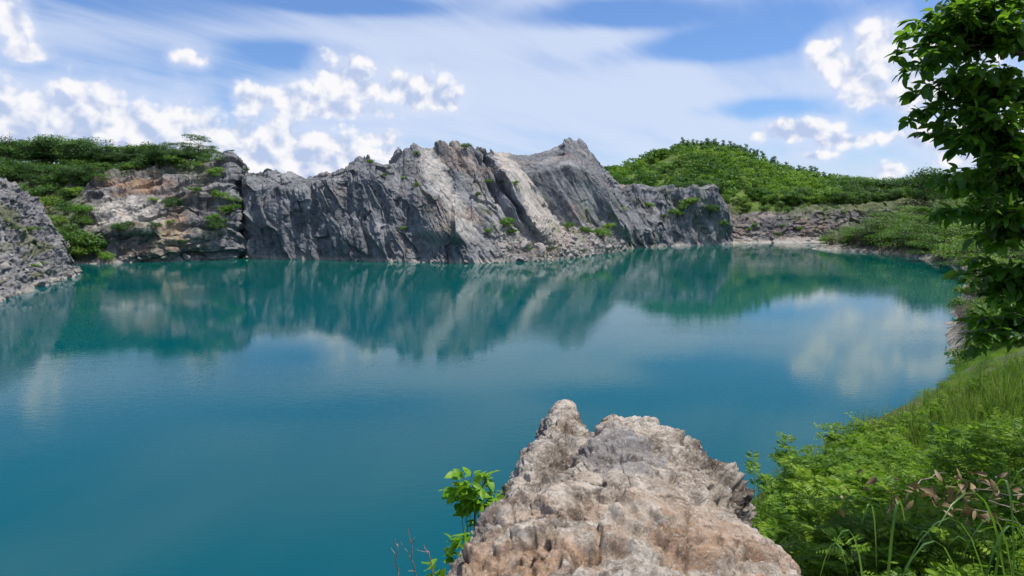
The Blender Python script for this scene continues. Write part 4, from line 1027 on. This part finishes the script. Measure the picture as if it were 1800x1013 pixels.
stones(G_MAIN, 70, .60, .94, 5, 80, .5, 2.0, 'angular stone fallen on the rubble apron below the pale slabs', GS, 1)
stones(G_MAIN, 26, .02, .58, 3, 7, .4, 1.0, 'small stone at the waterline of the dark vertical cliff', 'stones at the foot of the dark cliff', 2)
stones(G_LEFT, 34, .62, .96, 3, 14, .5, 1.6, 'pale stone at the waterline below the banded cliff', 'stones below the banded cliff', 3)
stones(G_FAR, 26, .05, .6, 3, 14, .5, 1.5, 'pale stone on the far beach below the hill', 'stones on the far beach', 4)
stones(G_SLOPE, 40, .35, .93, 2, 40, .4, 1.2, 'grey stone on the lower rubble slope at the left edge', 'stones on the rubble slope', 5)
# ------------------------------------------------------------------ foreground plants
def leaf_mesh(name, mat, w=0.42, fold=0.25, droop=0.25, n=5):
    V, F = [], []
    for k in range(n + 1):
        t = k / n; hw = w * .5 * (math.sin(math.pi * min(1, t ** .85)) ** .8 if 0 < t < 1 else 0.02)
        z = -droop * t * t
        V += [(t, hw, z + fold * hw), (t, 0, z), (t, -hw, z + fold * hw)]
    for k in range(n):
        a = 3 * k; F += [(a, a + 1, a + 4, a + 3), (a + 1, a + 2, a + 5, a + 4)]
    me = mesh_np(name, V, F, True); me.materials.append(mat); return me
def frame(d, up):
    d = np.asarray(d, float); d = d / (np.linalg.norm(d) + 1e-9)
    s = np.cross(up, d); s /= np.linalg.norm(s) + 1e-9
    return np.stack([d, s, np.cross(d, s)], 1)          # columns: x along leaf, y side, z up
BIGLEAF = leaf_mat('big_leaf', [(0.028, 0.095, 0.009), (0.065, 0.18, 0.012), (0.13, 0.285, 0.016), (0.23, 0.39, 0.028)], 0.55, rough=0.4, scale=2.0, spec=0.45)
SAPLEAF = leaf_mat('sapling_leaf', [(0.16, 0.36, 0.014), (0.28, 0.48, 0.018), (0.42, 0.52, 0.025), (0.70, 0.46, 0.03)], 0.5, rough=0.45, scale=3.0)
FROND = leaf_mat('frond_leaf', [(0.075, 0.165, 0.011), (0.13, 0.255, 0.014), (0.20, 0.335, 0.018), (0.29, 0.40, 0.032)], 0.45, scale=0.8)
GRASS = leaf_mat('grass_blade', [(0.045, 0.11, 0.012), (0.085, 0.175, 0.018), (0.15, 0.23, 0.03), (0.27, 0.26, 0.10)], 0.38, scale=0.9)
BLADE = leaf_mat('long_blade', [(0.05, 0.13, 0.02), (0.09, 0.20, 0.03), (0.15, 0.27, 0.06)], 0.35, rough=.35, scale=1.5, spec=.45)
DRYLEAF = leaf_mat('dry_leaf', [(0.18, 0.125, 0.06), (0.30, 0.225, 0.11), (0.40, 0.33, 0.17), (0.46, 0.44, 0.24)], 0.15, scale=6.0)

def leafy(name, root, limbs, twigs, nleaf, L, seed, leafmat, barkm, rad, label, cat, indiv=300, spread=.9, up=.5, twl=0.38):
    """limbs: list of (path, r0, r1); twigs: list of (path, radius). Leaves sit along the last part of each twig."""
    r = np.random.default_rng(seed)
    e = empty(name, root); tag(e, label, cat)
    root = np.asarray(root, float)
    lobj = []
    for k, (p, r0, r1) in enumerate(limbs):
        V, F = tube(p - root, np.linspace(r0, r1, len(p)), 7); me = mesh_np('limb', V, F, True); me.materials.append(barkm); lobj.append(obj('trunk' if k == 0 else 'limb', me, None, e))
    if twigs:
        V, F = join([tube(p - root, np.linspace(q, q * .3, len(p)), 4) for p, q, _ in twigs]); me = mesh_np('twigs', V, F, True); me.materials.append(barkm); o = obj('twigs', me, None, e); tag(o, kind='stuff')
    lms = [leaf_mesh('leaf', leafmat, w, f, d) for w, f, d in ((.52, .3, .22), (.60, .2, .34), (.46, .5, .12))]
    M = []
    for p, q, li in twigs:
        T = len(p)
        cum = np.r_[0, np.cumsum(np.linalg.norm(np.diff(p, axis=0), axis=1))]
        for j in range(nleaf):
            s = cum[-1] - min(twl, cum[-1]) * r.random() ** 1.1
            c = np.array([np.interp(s, cum, p[:, k]) for k in range(3)])
            td = p[-1] - p[-2]; td /= np.linalg.norm(td) + 1e-9
            d = td * .6 + r.normal(size=3) * spread; d /= np.linalg.norm(d); d[2] = d[2] * .55 - .18
            d /= np.linalg.norm(d)
            Fm = frame(d, np.array([r.normal() * up, r.normal() * up, 1.0]))
            ll = L * r.uniform(.6, 1.2)
            c = c + d * L * .22
            M.append((c - root, Fm * ll, int(r.integers(3)), li))
    cam_d = np.array([np.linalg.norm(root + m[0] - np.array([0, 0, CAM_H])) for m in M])
    ppx, ppy = project(np.array([root + m[0] for m in M]))
    off = ((ppx > 1800) | (ppx < 0) | (ppy < 0) | (ppy > 1013)) * 100.0
    order = np.argsort(cam_d + off)
    for i in order[:indiv]:
        c, Fm, k, li = M[i]
        o = bpy.data.objects.new('leaf', lms[k]); COL.objects.link(o); o.parent = lobj[li]
        X = Matrix([[*Fm[0], c[0]], [*Fm[1], c[1]], [*Fm[2], c[2]], [0, 0, 0, 1]]); o.matrix_local = X
    rest = order[indiv:]
    if len(rest):
        Vs, Fs, Ts, off = [], [], [], 0
        base = []
        for me in lms:
            co = np.empty(len(me.vertices) * 3, np.float32); me.vertices.foreach_get('co', co)
            fi = np.empty(len(me.loops), np.int32); me.loops.foreach_get('vertex_index', fi)
            base.append((co.reshape(-1, 3), fi.reshape(-1, 4)))
        for i in rest:
            c, Fm, k, _ = M[i]; V, F = base[k]
            Vs.append(V @ Fm.T + c); Fs.append(F + off); off += len(V); Ts.append(np.full(len(F), np.clip(.56 + r.normal() * .42, 0, 1.2)))
        me = mesh_np('foliage', np.concatenate(Vs), np.concatenate(Fs), True, {'tint': ('FACE', np.concatenate(Ts))}); me.materials.append(leafmat)
        tag(obj('foliage', me, None, e), kind='stuff')
    return e

# --- leafy tree leaning in from the right
r = np.random.default_rng(77)
root = np.array([5.7, 5.2, bz(5.7, 5.2) - .3])
stem = bez(root, (5.5, 5.6, 19.6), 14, 0, .008, r)
limbs = [(stem, .13, .05)]
twigs = []
groups = [  # limb end (px, py, D), then the sprays it carries
    ((1690, 70, 5.2), [(1572, 96, 5.2), (1596, 60, 5.2), (1612, 118, 5.3), (1640, 62, 5.1), (1665, 22, 5.0), (1700, 40, 5.2), (1630, 95, 4.9), (1590, 128, 5.1), (1668, 95, 5.3), (1720, 5, 5.1), (1750, 30, 4.9), (1605, 35, 5.3), (1650, -12, 5.2), (1690, -22, 5.1), (1730, -30, 5.2), (1775, -20, 5.0), (1640, 20, 5.1), (1800, 0, 5.1)]),
    ((1710, 160, 5.3), [(1600, 165, 5.2), (1628, 150, 5.0), (1650, 178, 5.3), (1620, 195, 5.1), (1672, 140, 5.1), (1592, 212, 5.2), (1640, 222, 5.2), (1690, 200, 5.0), (1720, 120, 4.9), (1760, 110, 5.1), (1745, 160, 5.3), (1700, 95, 5.4)]),
    ((1730, 235, 5.2), [(1652, 240, 5.2), (1672, 262, 5.1), (1690, 240, 5.0), (1612, 232, 5.3), (1730, 210, 5.0), (1765, 225, 5.2), (1710, 255, 5.3), (1780, 180, 4.9), (1790, 250, 5.0), (1668, 215, 5.4)]),
    ((1760, 310, 5.2), [(1648, 318, 5.1), (1675, 305, 5.0), (1705, 322, 5.3), (1730, 300, 5.0), (1760, 330, 5.1), (1790, 310, 5.2), (1720, 345, 5.2), (1690, 335, 5.1), (1770, 275, 4.9), (1740, 290, 5.4)]),
    ((1770, 390, 5.1), [(1640, 374, 4.9), (1668, 368, 4.9), (1700, 385, 5.2), (1725, 380, 5.0), (1750, 400, 5.2), (1780, 375, 5.0), (1715, 415, 5.1), (1740, 430, 5.3), (1770, 430, 5.0), (1795, 410, 5.1)]),
    ((1785, 480, 5.0), [(1715, 455, 5.1), (1740, 470, 5.0), (1700, 490, 5.0), (1720, 515, 5.1), (1755, 495, 5.2), (1780, 510, 5.0), (1790, 460, 4.9), (1745, 525, 5.0), (1690, 478, 5.2)]),
    ((1790, 560, 4.9), [(1706, 590, 4.9), (1725, 560, 5.0), (1712, 612, 4.9), (1750, 575, 5.1), (1775, 550, 4.9), (1765, 595, 5.0), (1790, 590, 4.8), (1735, 590, 5.1), (1705, 565, 5.0)])]
for gi, (le, sp) in enumerate(groups):
    end = unproj(*le)
    k = int(np.clip(np.argmin(np.abs(stem[:, 2] - (end[2] - .55))), 1, 12))
    p = bez(stem[k], end, 10, .08, .01, r); limbs.append((p, .045, .014))
    ex = [(r.uniform(max(le[0] - 45, 1640), 1850), le[1] + r.uniform(-48, 48) - (75 if gi == 0 else 0) * r.random(), r.uniform(4.9, 6.0)) for _ in range((32, 24, 22, 20, 12, 9, 8)[gi])]
    for (a, b, c) in sp + ex:
        e = unproj(a + r.uniform(-4, 4), b, c)
        j = int(np.argmin(np.linalg.norm(p - e, axis=1) + np.abs(np.arange(10) - 7) * .02))
        j = min(j, 8)
        twigs.append((bez(p[j], e, 7, .08, .02, r), .008, gi + 1))
for gi in range(7):            # the far side of the crown, beyond the picture's right edge
    k = 4 + gi; a = 0.5 + gi * 0.9
    end = stem[min(k, 13)] + np.array([math.cos(a - 1.4) * 1.3 + .35, math.sin(a - 1.4) * 1.3, .55])
    p = bez(stem[min(k, 12)], end, 10, .08, .01, r); limbs.append((p, .04, .012))
    for _ in range(9):
        e = p[int(r.integers(4, 10))] + r.normal(size=3) * (.45, .45, .3)
        if project(e)[0] < 1800: continue
        twigs.append((bez(p[int(r.integers(4, 9))], e, 7, .08, .02, r), .008, len(limbs) - 1))
for _ in range(14):
    e = stem[-1] + r.normal(size=3) * (.6, .6, .35)
    twigs.append((bez(stem[-2], e, 7, .08, .02, r), .008, 0))
leafy('leafy_tree', tuple(root), limbs, twigs, 42, .10, 5, BIGLEAF, BARK, .1, 'dark leafy branches of a broadleaf tree reaching in from the right edge', 'tree', 300, twl=.42)

# --- sapling left of the boulder
def sapling(root, ends, nleaf, L, seed, label, name='sapling'):
    r = np.random.default_rng(seed); root = np.array(root, float)
    mid = np.mean([unproj(*q) for q in ends], 0) - (0, 0, .12)
    st = bez(root, mid, 9, 0, .01, r); limbs = [(st, .012, .006)]; tw = []
    for q in ends:
        e = unproj(*q); tw.append((bez(st[int(r.integers(5, 9))], e, 6, .1, .02, r), .004, 0))
    leafy(name, tuple(root), limbs, tw, nleaf, L, seed, SAPLEAF, BARK, .01, label, 'sapling', 300, spread=.8, up=.6, twl=.16)
sapling((-.30, 4.3, bz(-.3, 4.3) - .1), [(795, 856, 4.2), (812, 835, 4.2), (830, 830, 4.1), (848, 842, 4.2), (860, 835, 4.3), (870, 862, 4.2), (855, 878, 4.1), (835, 868, 4.1), (815, 872, 4.2), (800, 880, 4.3), (840, 892, 4.2), (868, 885, 4.25), (826, 852, 4.3), (808, 828, 4.2), (862, 828, 4.25), (884, 872, 4.3), (784, 862, 4.3)], 12, .085, 41, 'young sapling with bright yellow-green leaves left of the big boulder')
sapling((-.40, 3.7, bz(-.4, 3.7) - .1), [(795, 946, 3.85), (815, 940, 3.8), (832, 934, 3.85), (805, 955, 3.8)], 10, .08, 42, 'low leafy sprig under the sapling against the boulder edge')
sapling((-.42, 3.3, bz(-.42, 3.3) - .1), [(760, 996, 3.5), (775, 1000, 3.4), (766, 1010, 3.4)], 9, .085, 43, 'green sprig at the bottom edge left of the boulder')
# --- bare dry twigs at the bottom
def dry_twig(root, pts, label, seed):
    r = np.random.default_rng(seed); P = np.array([root] + [unproj(*p) for p in pts], float)
    t = np.linspace(0, 1, len(P)); q = np.linspace(0, 1, 14); p = np.stack([np.interp(q, t, P[:, k]) for k in range(3)], -1) + r.normal(size=(14, 3)) * .004
    parts = [tube(p, np.linspace(.006, .0025, 14), 5)]
    for k in (7, 9, 11): parts.append(tube(bez(p[k], p[k] + r.normal(size=3) * .04 + (0, 0, .05), 4, 0, .03, r), np.linspace(.003, .0015, 4), 4))
    V, F = join(parts); o = obj('dry_twig', mesh_np('dry_twig', V, F, True), DRYTW); tag(o, label, 'twig')
DRYTW = plain_mat('bare_twig', (0.20, 0.165, 0.13), (0.36, 0.31, 0.26), 20.0)
dry_twig((-.62, 3.5, bz(-.62, 3.5) - .1), [(704, 1040, 3.5), (697, 980, 3.5), (695, 946, 3.5)], 'pale bare twig standing left of the others at the bottom edge', 1)
dry_twig((-.55, 3.5, bz(-.55, 3.5) - .1), [(735, 1040, 3.5), (726, 985, 3.5), (718, 932, 3.5)], 'tall thin bare twig in the middle of three at the bottom edge', 2)
dry_twig((-.45, 3.5, bz(-.45, 3.5) - .1), [(760, 1020, 3.5), (757, 985, 3.5), (750, 960, 3.5)], 'short bare twig beside the green sprig at the bottom edge', 3)

# --- feathery shrubs on the near bank
def frond_shrub(seed, h=1.3, stems=7, fronds=13):
    r = np.random.default_rng(seed); wood_, C, T, Nn, S = [], [], [], [], []
    for s in range(stems):
        a = r.uniform(0, 6.28); e = np.array([math.cos(a) * h * .42 * r.random() ** .6, math.sin(a) * h * .42 * r.random() ** .6, h * r.uniform(.6, 1.0)])
        p = bez((r.normal() * .05, r.normal() * .05, -.15), e, 8, .06, .012, r); wood_.append(tube(p, np.linspace(.005, .0015, 8), 5))
        for f in range(fronds):
            t = 1 - .75 * r.random() ** 1.5; q = np.array([np.interp(t, np.linspace(0, 1, 8), p[:, k]) for k in range(3)])
            b = r.uniform(0, 6.28); d = np.array([math.cos(b), math.sin(b), r.uniform(-.25, 1.3)]); d /= np.linalg.norm(d)
            L = r.uniform(.09, .17) * h / 1.3; side = np.cross(d, (0, 0, 1)); side /= np.linalg.norm(side) + 1e-9
            upv = np.cross(side, d)
            for k in range(8):
                u = (k + 1) / 8.5; base = q + d * L * u - np.array([0, 0, .25 * L * u * u])
                for sg in (-1, 1):
                    pd = side * sg * .9 + d * .45 + np.array([0, 0, -.12]); pd /= np.linalg.norm(pd)
                    ln = L * .34 * math.sin(math.pi * min(.97, .2 + .75 * u)) + .015
                    C.append(base); T.append(pd); Nn.append(upv + r.normal(size=3) * .55); S.append(ln)
    C, T, Nn, S = map(np.array, (C, T, Nn, S))
    B = np.cross(Nn, T); B /= np.linalg.norm(B, axis=1)[:, None] + 1e-9
    w = S[:, None] * .13
    V = np.stack([C, C + T * S[:, None] * .5 + B * w, C + T * S[:, None], C + T * S[:, None] * .5 - B * w], 1).reshape(-1, 3)
    me = mesh_np('foliage', V, np.arange(len(V)).reshape(-1, 4), False, {'tint': ('FACE', np.clip(.5 + r.normal(size=len(C)) * .15, 0, 1))}); me.materials.append(FROND)
    W_, F_ = join(wood_); wm = mesh_np('stems', W_, F_, True); wm.materials.append(BARK)
    return me, wm, h
SHR = [frond_shrub(700 + k, 1.3, 11, 30) for k in range(5)]
def shrub(k, x, y, s, label, group):
    e = empty('feathery_shrub', (x, y, bz(x, y) - .05), float(r.uniform(0, 6.28)), s); tag(e, label, 'shrub', group)
    obj('foliage', SHR[k % 5][0], None, e); obj('stems', SHR[k % 5][1], None, e)
sil = np.array([(1290, 815), (1340, 800), (1400, 782), (1450, 775), (1490, 742), (1530, 730), (1570, 730), (1620, 705), (1660, 692), (1700, 660), (1740, 648), (1800, 642), (1900, 640)])
silD = lambda px: np.interp(px, [1290, 1400, 1500, 1600, 1700, 1900], [5.6, 7.0, 8.6, 10.0, 11.0, 11.5])
n = 0
for px in np.arange(1425, 1900, 19):
    D = float(silD(px)) + r.uniform(-.4, .4); py = np.interp(px, sil[:, 0], sil[:, 1]) + r.uniform(-4, 10)
    tp = unproj(px, py, D); z0 = bz(tp[0], D)
    s = np.clip((tp[2] - z0) / 1.3, .35, 1.5); shrub(n, tp[0], D, float(s), 'feathery green shrub in the lakeward row of the near bank, outlined against the water', 'shrubs at the lakeward edge of the near bank'); n += 1
for i in range(90):
    px = r.uniform(1400, 1880); f = r.random(); D = 3.4 + (float(silD(px)) - 3.6) * (.12 + .85 * f)
    pys = np.interp(px, sil[:, 0], sil[:, 1])
    x = (px - 900) / 1200 * D * 1.04; z0 = bz(x, D)
    if x < 1.75 and D < 5.4: continue
    tpy = pys + 26 + (1 - f) * 150 * r.uniform(.6, 1.1)
    tp = unproj(px, tpy, D); s = np.clip((tp[2] - z0) / 1.25, .22, 1.3)
    shrub(n, x, D, float(s), 'feathery green shrub in the thicket on the near bank right of the boulder', 'thicket shrubs on the near bank'); n += 1

LSH = [tree_proto('leafy_shrub', 800 + k, 1.2, lobes_bush(810 + k, 1.2, 1.1, 16), 9000, 0.024, FROND, .004, fork=.2, stems=4, asp=.42, shell=.25) for k in range(3)]
for i in range(110):
    px = r.uniform(1385, 1880); f = r.random(); D = 3.6 + (float(silD(px)) - 3.4) * (.1 + .9 * f); pys = np.interp(px, sil[:, 0], sil[:, 1])
    x = (px - 900) / 1200 * D * 1.04; z0 = bz(x, D)
    if x < 1.9 and D < 5.6: continue
    tp = unproj(px, pys + 24 + (1 - f) * 150 * r.uniform(.5, 1.1), D); s = float(np.clip((tp[2] - z0) / 1.15, .25, 1.3))
    plant(LSH[i % 3], (x, D, z0 - .05), s, r.uniform(0, 6), 'small-leaved green shrub among the feathery ones on the near bank', 'shrub', 'small-leaved shrubs on the near bank')
for i in range(170):
    D = r.uniform(10.5, 36); px = r.uniform(1610, 1880); x = (px - 900) / 1200 * D * 1.03; z0 = bz(x, D)
    if z0 < 2.0: continue
    s = float(r.uniform(.7, 1.35) * (.8 + D / 30)); tp = project(np.array([x, D, z0 + 1.1 * s]))[1]; lim = float(np.interp(px, sil[:, 0], sil[:, 1])) - (12 if px < 1690 else 38)
    if tp < lim: s = max(.3, s * (1 - (lim - tp) / 90))
    plant(LSH[i % 3], (x, D, z0 - .1), s, r.uniform(0, 6), 'rounded green shrub on the slope falling to the lake behind the near thicket', 'shrub', 'shrubs on the slope behind the near thicket')
for i in range(36):
    x = r.uniform(3.6, 9.5); D = r.uniform(2.0, 9.5)
    if project(np.array([x, D, bz(x, D) + .4]))[0] < 1900: continue
    plant(LSH[i % 3], (x, D, bz(x, D) - .05), r.uniform(.4, .9), r.uniform(0, 6), 'green shrub around the foot of the leafy tree on the near bank', 'shrub', 'shrubs around the foot of the leafy tree')
# --- grass cover on the near bank (uncountable)
def blades(X, Y, Z, H, seed, w=.008, lean=.35):
    r = np.random.default_rng(seed); n = len(X); a = r.uniform(0, 6.28, n); l = lean * H * r.uniform(.2, 1.3, n)
    dx, dy = np.cos(a), np.sin(a); sx, sy = -dy, dx; W_ = w * r.uniform(.6, 1.4, n)
    rows = []
    for t, k in ((0, 1.0), (.4, .9), (.75, .6), (1, .05)):
        cx, cy, cz = X + dx * l * t * t, Y + dy * l * t * t, Z + H * (t - .18 * t * t * l / H)
        rows.append((np.stack([cx + sx * W_ * k, cy + sy * W_ * k, cz], -1), np.stack([cx - sx * W_ * k, cy - sy * W_ * k, cz], -1)))
    V = np.stack([q for rw in rows for q in rw], 1).reshape(-1, 3)
    b = np.arange(n)[:, None] * 8
    F = np.concatenate([b + np.array([0, 1, 3, 2]), b + np.array([2, 3, 5, 4]), b + np.array([4, 5, 7, 6])], 1).reshape(-1, 4)
    tint = np.repeat(np.clip(.5 + r.normal(size=n) * .3, 0, 1), 3)
    return V, F, tint
r2 = np.random.default_rng(91)
N_ = 62000
px = np.where(r2.random(N_) < .82, r2.uniform(1270, 1900, N_), r2.uniform(1900, 2600, N_)); D = 2.2 + 9.5 * r2.random(N_) ** 1.4; X = (px - 900) / 1200 * D * 1.05
ok = ~((X < 1.72) & (D < 5.4)); X, Dd = X[ok], D[ok]
Z = bank_z(X, Dd); clump = fbm(np.stack([X * 1.4, Dd * 1.4, X * 0], -1), 2)
H = np.clip(.46 + .28 * clump + .1 * r2.normal(size=len(X)), .1, .8)
V, F, ti = blades(X, Dd, Z - .05, H, 92, .006)
tag(obj('grass', mesh_np('grass', V, F, False, {'tint': ('FACE', ti)}), GRASS), 'green grass covering the near bank right of the boulder', 'grass', kind='stuff')
GT = 'reedy grass tufts beside the boulder'
for i, (px, D, h, nb) in enumerate([(1318, 5.2, 1, 120), (1340, 5.4, 1, 130), (1334, 4.8, 1, 120), (1375, 5.8, 1, 120), (1362, 4.8, 1, 130), (1400, 5.2, 1, 120), (1352, 6.2, 1, 110), (1322, 5.9, 1, 100), (1420, 6.2, 1, 110), (1342, 4.5, .9, 120), (1388, 4.4, .9, 120), (1395, 6.6, 1, 110), (1440, 5.6, .9, 120), (1410, 4.7, .9, 120)]):
    x = (px - 900) / 1200 * D * 1.04; z = bz(x, D); hh = float(np.clip((unproj(px, np.interp(px, sil[:, 0], sil[:, 1]) + (4 if D > 5 else 45), D)[2] - z) / 1.05, .35, 1.5)) * h
    V, F, ti = blades(r2.normal(size=nb) * .13, r2.normal(size=nb) * .13, np.zeros(nb) - .05, hh * r2.uniform(.5, 1.25, nb), 200 + i, .0035, .75)
    o = obj('grass_tuft', mesh_np('grass_tuft', V, F, False, {'tint': ('FACE', np.clip(ti + .15, 0, 1))}), GRASS, None, (x, D, z)); tag(o, 'pale green reedy grass tuft standing right beside the boulder', 'grass', GT)
# --- long arching blades in the near corner, each a piece of its own
def arch_blade(p, w):
    n = len(p); t = np.gradient(p, axis=0); s = np.cross(t, (0, 0, 1)); s /= np.linalg.norm(s, axis=1)[:, None] + 1e-9
    k = np.sin(np.clip(np.linspace(.12, 1, n), 0, 1) * math.pi * .97) ** .5 * w
    V = np.stack([p + s * k[:, None] + (0, 0, .25 * w), p, p - s * k[:, None] + (0, 0, .25 * w)], 1).reshape(-1, 3); F = []
    for i in range(n - 1):
        a = 3 * i; F += [(a, a + 1, a + 4, a + 3), (a + 1, a + 2, a + 5, a + 4)]
    return V, F
for lab, bl in [('clump of long arching grass blades in the bottom right corner', [
        ((1830, 1130), (1740, 955), (1590, 1000)), ((1840, 1120), (1770, 930), (1650, 925)), ((1820, 1130), (1730, 985), (1640, 1030)), ((1850, 1110), (1790, 965), (1690, 985)), ((1800, 1130), (1790, 940), (1740, 880)),
        ((1760, 1140), (1745, 985), (1800, 950)), ((1840, 1120), (1800, 900), (1720, 860)), ((1700, 1140), (1725, 985), (1815, 985)), ((1780, 1140), (1700, 1000), (1580, 1025)), ((1850, 1120), (1830, 930), (1780, 850))]),
    ('small clump of long grass blades at the bottom edge right of the boulder', [((1560, 1130), (1525, 990), (1455, 985)), ((1565, 1130), (1590, 985), (1650, 995)), ((1555, 1130), (1545, 970), (1515, 920)), ((1570, 1130), (1560, 975), (1590, 915)), ((1560, 1130), (1500, 1000), (1440, 1020))])]:
    D0 = 2.5; b = unproj(bl[0][0][0], bl[0][0][1], D0); root = np.array([b[0], b[1], bz(b[0], b[1]) - .05])
    e = empty('long_grass_clump', tuple(root)); tag(e, lab, 'grass')
    for q in bl:
        dd = D0 + r2.uniform(-.15, .3); a, m, t = [unproj(x_, y_, dd + k_) for (x_, y_), k_ in zip(q, (0, r2.uniform(-.1, .1), r2.uniform(-.2, .2)))]
        a[2] = min(a[2], bz(a[0], a[1]) + .02)
        u_ = np.linspace(0, 1, 14)[:, None]; m2 = 1.7 * m - .35 * (a + t)
        p = (1 - u_) ** 2 * a + 2 * u_ * (1 - u_) * m2 + u_ ** 2 * t
        V, F = arch_blade(p - root, r2.uniform(.004, .0075)); me = mesh_np('blade', V, F, True); me.materials.append(BLADE); obj('blade', me, None, e)
# --- heap of wilted leaves and sticks
hp = unproj(1710, 860, 4.3); z = hp[2] - .1
e = empty('dry_leaf_heap', (hp[0], hp[1], z)); tag(e, 'heap of wilted brown leaves and sticks caught in the near bank shrubs', 'dead leaves')
lm = [leaf_mesh('dry_leaf', DRYLEAF, .5, .7, .5), leaf_mesh('dry_leaf', DRYLEAF, .4, -.5, .35)]
for i in range(110):
    o = bpy.data.objects.new('leaf', lm[i % 2]); COL.objects.link(o); o.parent = e
    o.location = (r2.normal() * .34, r2.normal() * .14, abs(r2.normal()) * .07 + .04 - .03); s = r2.uniform(.045, .10); o.scale = (s, s, s)
    o.rotation_euler = (r2.normal() * .8, r2.normal() * .8, r2.uniform(0, 6.28))
for i in range(9):
    a = np.array([r2.normal() * .3, r2.normal() * .12, r2.uniform(.0, .1)]); bq = a + np.array([r2.normal() * .35, r2.normal() * .1, r2.normal() * .12])
    V, F = tube(bez(a, bq, 6, .1, .02, r2), np.linspace(.004, .002, 6), 5); me = mesh_np('stick', V, F, True); me.materials.append(DRYTW); obj('stick', me, None, e)

# ------------------------------------------------------------------ small groups: say which one by its place in the row
def ordinal(k): return '%d%s' % (k, 'th' if 10 <= k % 100 <= 20 else {1: 'st', 2: 'nd', 3: 'rd'}.get(k % 10, 'th'))
bpy.context.view_layer.update()
_by = {}
for o in SC.objects:
    if o.parent is None and o.get('group') and o.get('label'): _by.setdefault((o['group'], o['label']), []).append(o)
for (gname, lab), L in _by.items():
    if 1 < len(L) <= 30 and len(lab.split()) <= 12:
        L.sort(key=lambda o: float(project(np.array(o.matrix_world.translation))[0]))
        for k, o in enumerate(L): o['label'] = '%s, %s from left' % (lab, ordinal(k + 1))
